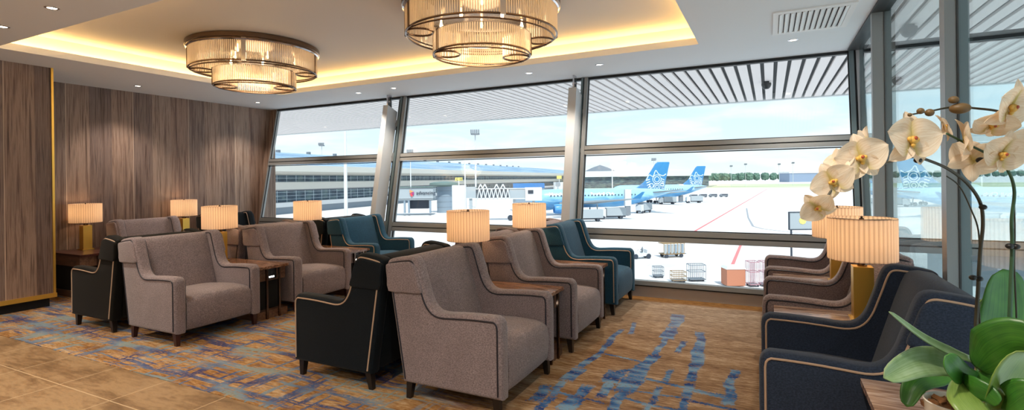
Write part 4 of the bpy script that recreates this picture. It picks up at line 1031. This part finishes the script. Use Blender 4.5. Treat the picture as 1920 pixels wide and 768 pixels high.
# ground vehicles and equipment
def wheel(parent, x, y, r, w=.22):
    b = MB().lathe([(0, -w/2), (r*.9, -w/2), (r, -w/4), (r, w/4), (r*.9, w/2), (0, w/2)], 14); b.xf(Matrix.Translation((x, y, r)) @ Matrix.Rotation(PI/2, 4, 'X')); return b.build('wheel', M['darkext'], parent)
def truck(label, loc, rz, group=None):
    t = thing('service_truck', label, 'truck', loc, rz, group)
    MB().prism([(-3.6, .7), (-3.6, 2.4), (-3.1, 3.0), (-1.9, 3.0), (-1.9, .7)], -1.1, 1.1).build('cab', M['whiteext'], t, False)
    MB().box(-3.5, -3.2, -.95, .95, 1.9, 2.6).build('windscreen', M['darkext'], t, False)
    MB().box(-1.7, 4.0, -1.2, 1.2, 1.0, 3.3).build('cargo_box', M['pale'], t, False); MB().box(-3.6, 4.0, -.8, .8, .6, 1.0).build('chassis', M['darkext'], t, False)
    for x in (-2.7, 2.6):
        for y in (-1, 1): wheel(t, x, y, .5, .35)
    return t
tk = truck('white service truck under the rear of the nearer airliner', (at(1146, 340, 152).x, at(1146, 340, 152).y, GZ), math.radians(30))
dup(tk, (at(1102, 340, 144).x, at(1102, 340, 144).y, GZ), math.radians(30), 'white service truck below the lettering of the nearer airliner')
dup(tk, (at(1206, 340, 176).x, at(1206, 340, 176).y, GZ), math.radians(75), 'white service truck beside the tall white lift column under the near tail')
dup(tk, (at(1250, 340, 232).x, at(1250, 340, 232).y, GZ), math.radians(30), 'white truck under the belly of the farther airliner')
dup(tk, (at(1300, 340, 240).x, at(1300, 340, 240).y, GZ), math.radians(30), 'service truck right of the farther airliner tail')
for (u, v0, v1, D, lab) in ((1178, 355, 402, 164, 'tall white lift column standing before the nearer airliner'), (1277.5, 345, 377, 246, 'tall white lift column standing before the farther airliner')):
    r, o = vroot('lift_column', lab, 'lift', u, D); h = 10.6
    s_ = 5.6 if D < 200 else 4.3
    vbox(r, 'shaft', M['whiteext'], u-s_, u+s_, v0, v0+(v1-v0)*.66, D, 1.9, o); vbox(r, 'base', M['greyext'], u-s_*.8, u+s_*.8, v0+(v1-v0)*.66, v1+1, D+.1, 1.6, o)
def car(label, loc, rz, mt, group):
    t = thing('parked_van', label, 'van', loc, rz, group)
    MB().prism([(-2.3, .4), (-2.3, 1.2), (-1.5, 1.9), (2.2, 1.9), (2.3, .4)], -.9, .9).build('body', mt, t, False)
    MB().box(-1.4, 2.0, -.92, .92, 1.25, 1.75).build('windows', M['darkext'], t, False)
    for x in (-1.5, 1.5):
        for y in (-.85, .85): wheel(t, x, y, .38)
    return t
cv = car('small van in the row parked beyond the farther airliner tail', at(1300, 371, 300)*1, YAW, M['greyext'], 'vans parked in a row on the apron'); cv.location.z = GZ
for u in (1318, 1337, 1357): q = dup(cv, (at(u, 371, 305).x, at(u, 371, 305).y, GZ))
# baggage cart train, tractor
bc = thing('baggage_cart', 'tan framed baggage cart with grey curtains, seen through the lower right window', 'cart', (-13.3, 80.3, GZ), math.radians(38))
MB().box(-1.7, 1.7, -.8, .8, .5, .62).build('deck', M['tan'], bc, False); MB().box(-1.75, 1.75, -.85, .85, 2.1, 2.2).build('roof', M['tan'], bc, False)
for k in range(7): x = -1.66+k*.55; MB().box(x-.04, x+.04, -.84, -.78, .6, 2.1).build('upright', M['tan'], bc, False)
for k in range(6): x = -1.6+k*.55; MB().box(x, x+.42, -.74, -.70, .65, 2.0).build('curtain', M['bluegrey'] if k % 2 else M['pale'], bc, False)
for x in (-1.2, 1.2):
    for y in (-.7, .7): wheel(bc, x, y, .3)
MB().tube([(1.7, 0, .5), (2.4, 0, .45)], .05, 6).build('tow_bar', M['darkext'], bc)
tt = thing('baggage_tractor', 'pale low baggage tractor left of the tan baggage cart', 'tractor', (-17.3, 77.4, GZ), math.radians(35))
MB().prism([(-1.5, .4), (-1.5, .95), (-.4, 1.1), (-.2, .8), (.7, .8), (.8, 1.3), (1.0, 1.3), (1.4, .9), (1.5, .4)], -.65, .65).build('body', M['whiteext'], tt, False)
MB().tube([(-.45, .1, 1.05), (-.3, .1, 1.35)], .03, 6).build('steering_column', M['greyext'], tt)
for x in (-1.0, 1.0):
    for y in (-.6, .6): wheel(tt, x, y, .38)
def seated(loc, rz):
    me = bpy.data.meshes.new('person')
    V = [(0,0,0), (0,0,.25), (0,0,.48), (0,0,.56), (0,0,.62), (-.02,0,.74), (0,.18,.46), (-.12,.24,.22), (-.34,.16,.26), (0,-.18,.46), (-.12,-.24,.22), (-.34,-.16,.26), (-.05,.10,-.02), (-.42,.12,0), (-.46,.12,-.38), (-.58,.12,-.42), (-.05,-.10,-.02), (-.42,-.12,0), (-.46,-.12,-.38), (-.58,-.12,-.42)]
    Eg = [(0,1),(1,2),(2,3),(3,4),(4,5),(2,6),(6,7),(7,8),(2,9),(9,10),(10,11),(0,12),(12,13),(13,14),(14,15),(0,16),(16,17),(17,18),(18,19)]
    me.from_pydata(V, Eg, []); o = bpy.data.objects.new('person', me); COL.objects.link(o); o.location = loc; o.rotation_euler.z = rz
    md = o.modifiers.new('skin', 'SKIN'); rr = [.16,.17,.15,.06,.08,.10,.07,.05,.04,.07,.05,.04,.09,.07,.05,.05,.09,.07,.05,.05]
    for i, r in enumerate(rr): me.skin_vertices[0].data[i].radius = (r, r)
    me.skin_vertices[0].data[0].use_root = True; sm = o.modifiers.new('s', 'SUBSURF'); sm.levels = sm.render_levels = 1
    me.materials.append(M['greyext']); return tag(o, 'person in pale work clothes sitting on the baggage tractor', 'person')
seated((-17.05, 77.55, GZ+1.0), math.radians(35))
def cage(label, loc, rz, L, W, Hh, mt, group=None, n=8):
    t = thing('wire_cage', label, 'cage', loc, rz, group); f = MB()
    for (a, b) in (((-L, -W), (L, -W)), ((-L, W), (L, W)), ((-L, -W), (-L, W)), ((L, -W), (L, W))):
        for z in (.25, Hh*.6, Hh): f.tube([(a[0], a[1], z), (b[0], b[1], z)], .04, 5)
    f.build('frame', mt, t); g = MB()
    for k in range(n+1):
        x = -L+2*L*k/n
        for y in (-W, W): g.tube([(x, y, .25), (x, y, Hh)], .025, 5)
    g.build('mesh_side', mt, t); MB().box(-L, L, -W, W, .2, .25).build('deck', M['greyext'], t, False)
    for x in (-L*.7, L*.7):
        for y in (-W*.8, W*.8): wheel(t, x, y, .12, .08)
    return t
cage('small empty wire cage standing alone on the apron, left of the others', (-12.1, 63.4, GZ), YAW, .55, .5, 1.3, M['greyext'])
cage('lower wire cage trolley in front of the taller one', (-9.5, 61.6, GZ), YAW, .75, .6, 1.2, M['tan'])
cage('taller wire cage trolley at the bottom of the right window', (-7.7, 63.0, GZ), YAW, .9, .6, 1.9, M['greyext'])
for k in range(3): cage('pink netted cage right of the salmon container', (-1.75+k*1.25, 62.3+k*.6, GZ), YAW, .5, .6, 2.7, M['pink'], 'pink netted cages', 6)
ob = thing('cargo_container', 'salmon coloured cargo container with a white top on the apron', 'container', (-3.7, 61.9, GZ), YAW)
MB().box(-1.0, 1.0, -.8, .8, .1, 1.9).build('body', M['orange'], ob, False); MB().hexa([(-1.05,-.85,1.9),(1.05,-.85,1.9),(1.05,.85,1.9),(-1.05,.85,1.9),(-.8,-.5,2.15),(1.05,-.5,2.2),(1.05,.8,2.2),(-.8,.8,2.15)]).build('cover', M['whiteext'], ob, False)
nb = thing('notice_board', 'white board in a black frame with a yellow emblem, half hidden by the orchid', 'sign', (at(1512, 340, 60).x, at(1512, 340, 60).y, GZ), YAW)
zt, zb = at(1500, 398, 60).z-GZ, at(1500, 429, 60).z-GZ
MB().box(-2.0, 3.0, 0, .12, zb, zt).build('panel', M['pale'], nb, False)
fr = MB(); fr.box(-2.1, -2.0, -.06, .16, zb-.1, zt+.1); fr.box(3.0, 3.1, -.06, .16, zb-.1, zt+.1); fr.box(-2.0, 3.0, -.06, .16, zt, zt+.1); fr.box(-2.0, 3.0, -.06, .16, zb-.12, zb); fr.build('frame', M['darkext'], nb, False)
e_ = MB().lathe([(0, 0), (.42, 0), (.42, .04), (0, .04)], 8); e_.xf(Matrix.Translation((-.5, 0, (zt+zb)/2)) @ Matrix.Rotation(PI/2, 4, 'X')); e_.build('emblem', M['yellow'], nb)
for x in (-1.8, 2.8): MB().box(x-.08, x+.08, 0, .16, 0, zb-.1).build('post', M['darkext'], nb, False)
# right-hand side: low bridge roofs and a parked white aircraft nose seen past the glass wall
rb = thing('boarding_bridge', 'grey boarding bridge roof seen low through the right glass wall', 'boarding bridge', (at(1870, 340, 34).x, at(1870, 340, 34).y, GZ), math.radians(-20))
MB().box(-3.5, 8, 0, 3, 4.4, 6.6).build('tunnel', M['greyext'], rb, False); MB().box(-3.7, 8.2, -.2, 3.2, 6.6, 6.8).build('roof', M['pale'], rb, False); MB().box(-1, 0, 1, 2, 0, 4.4).build('support_leg', M['greyext'], rb, False)
MB().box(-3.6, -1.4, -.6, 3.6, 4.2, 7.1).build('cab', M['pale'], rb, False)
rt = dup(tk, (at(1705, 470, 46).x, at(1705, 470, 46).y, GZ), math.radians(80), 'white truck roof low behind the taupe chairs, past the right glass wall')
# trees
M['foliage'] = mat('tree_foliage', (70,104,84), .9); t = NT(M['foliage']); t.base(t.ramp(t.noise(t.co(), .5, 3), [(.35, (62,92,84)), (.6, (104,132,112))])); M['trunk'] = mat('tree_trunk', (90,80,70), .9)
def tree(seed):
    random.seed(seed); t = thing('tree', '', 'tree'); mb = MB(); nr, ns = 9, 12
    for i in range(nr+1):
        th = PI*i/nr
        for k in range(ns):
            ph = 2*PI*k/ns; r = 1+random.uniform(-.16, .16); mb.v.append((6.3*r*math.sin(th)**.5*math.cos(ph), 5*r*math.sin(th)**.5*math.sin(ph), 6.6+5.6*r*math.cos(th)))
    for i in range(nr):
        for k in range(ns): mb.f.append((i*ns+k, (i+1)*ns+k, (i+1)*ns+(k+1) % ns, i*ns+(k+1) % ns))
    mb.build('crown', M['foliage'], t, False); MB().tube([(0, 0, 0), (0, 0, 5)], .6, 7).build('trunk', M['trunk'], t); return t
tp = [tree(s_) for s_ in (1, 2, 3)]; used = [0, 0, 0]
def put_tree(u, D, sc, lab, grp, i):
    k = i % 3; p = at(u, 335, D)
    if used[k]: o = copy_tree(tp[k])
    else: o = tp[k]; used[k] = 1
    o.location = (p.x, p.y, GZ); o.scale = (sc, sc, sc); o.rotation_euler.z = i*1.3; o['label'] = lab; o['group'] = grp; o['category'] = 'tree'
random.seed(5); i = 0
for (u0, u1, D, st, s0, s1, lab, grp) in ((1328, 1482, 1450, 14.5, 1.55, 1.8, 'dark green tree in the distant tree line left of the hangar', 'distant tree line'), (1336, 1480, 1520, 15.8, 1.7, 1.85, 'dark green tree in the distant tree line left of the hangar', 'distant tree line'),
                                       (1486, 1660, 1600, 15.5, 1.7, 1.9, 'tree in the distant line behind the hangar and beyond', 'trees beyond the hangar'), (1494, 1660, 1680, 15, 1.8, 2.1, 'tree in the distant line behind the hangar and beyond', 'trees beyond the hangar'),
                                       (1664, 1960, 1800, 15, 1.7, 2.0, 'faint distant tree seen through the right glass wall', 'trees past the right glass wall')):
    u = u0
    while u < u1: put_tree(u, D, random.uniform(s0, s1), lab, grp, i); u += st*random.uniform(1.0, 1.08); i += 1

# ------------------------------------------------------------------ world and lights
wd = bpy.data.worlds.new('sky'); S.world = wd; wd.use_nodes = True; wt = wd.node_tree; bg = wt.nodes['Background']
class W_(NT):
    def __init__(s): s.t = wt; s.n = wt.nodes; s.l = wt.links
t = W_(); g = t.n.new('ShaderNodeTexCoord').outputs['Generated']; x, y, z = t.sep(g)
zz = t.math('MAXIMUM', z, .0)
c = t.ramp(zz, [(0, (232,242,248)), (.12, (212,232,245)), (.35, (184,216,240)), (1, (150,190,230))])
pv = t.comb(t.math('DIVIDE', x, t.math('ADD', zz, .12)), t.math('DIVIDE', y, t.math('ADD', zz, .12)), 0)
cl = t.smooth(t.noise(pv, 1.1, 6, .55, .4), .40, .64)
c = t.mix(t.math('MULTIPLY', cl, .85), c, (246,249,252))
t.link(c, bg.inputs[0]); bg.inputs[1].default_value = .74
light('sun', 'SUN', (0, 0, 60), 2.5, (1, .96, .9), rot=(math.radians(34), 0, math.radians(38)), angle=math.radians(2))
# recessed general lighting of the lounge behind and above the viewpoint
for (x, y) in ((-7.0, .4), (-4.6, .4), (-2.2, .4), (-.2, .9), (-7.0, -1.6), (-4.6, -1.6), (-2.2, -1.6), (-.2, -1.6)):
    o = dup(proto, (x, y, H), None, 'small round recessed downlight in the ceiling behind the viewpoint', 'downlights behind the viewpoint')
    light('downlight_spot', 'SPOT', (x, y, H-.03), 105, (1, .89, .76), .05, spot_size=2.4, spot_blend=.8)

S.view_settings.view_transform = 'Standard'; S.view_settings.look = 'None'; S.view_settings.gamma = 1; S.view_settings.use_curve_mapping = False
S.view_settings.exposure = 0.85
S.cycles.use_denoising = True
S.cycles.max_bounces = 10; S.cycles.transparent_max_bounces = 16; S.cycles.diffuse_bounces = 5
S.cycles.sample_clamp_indirect = 6
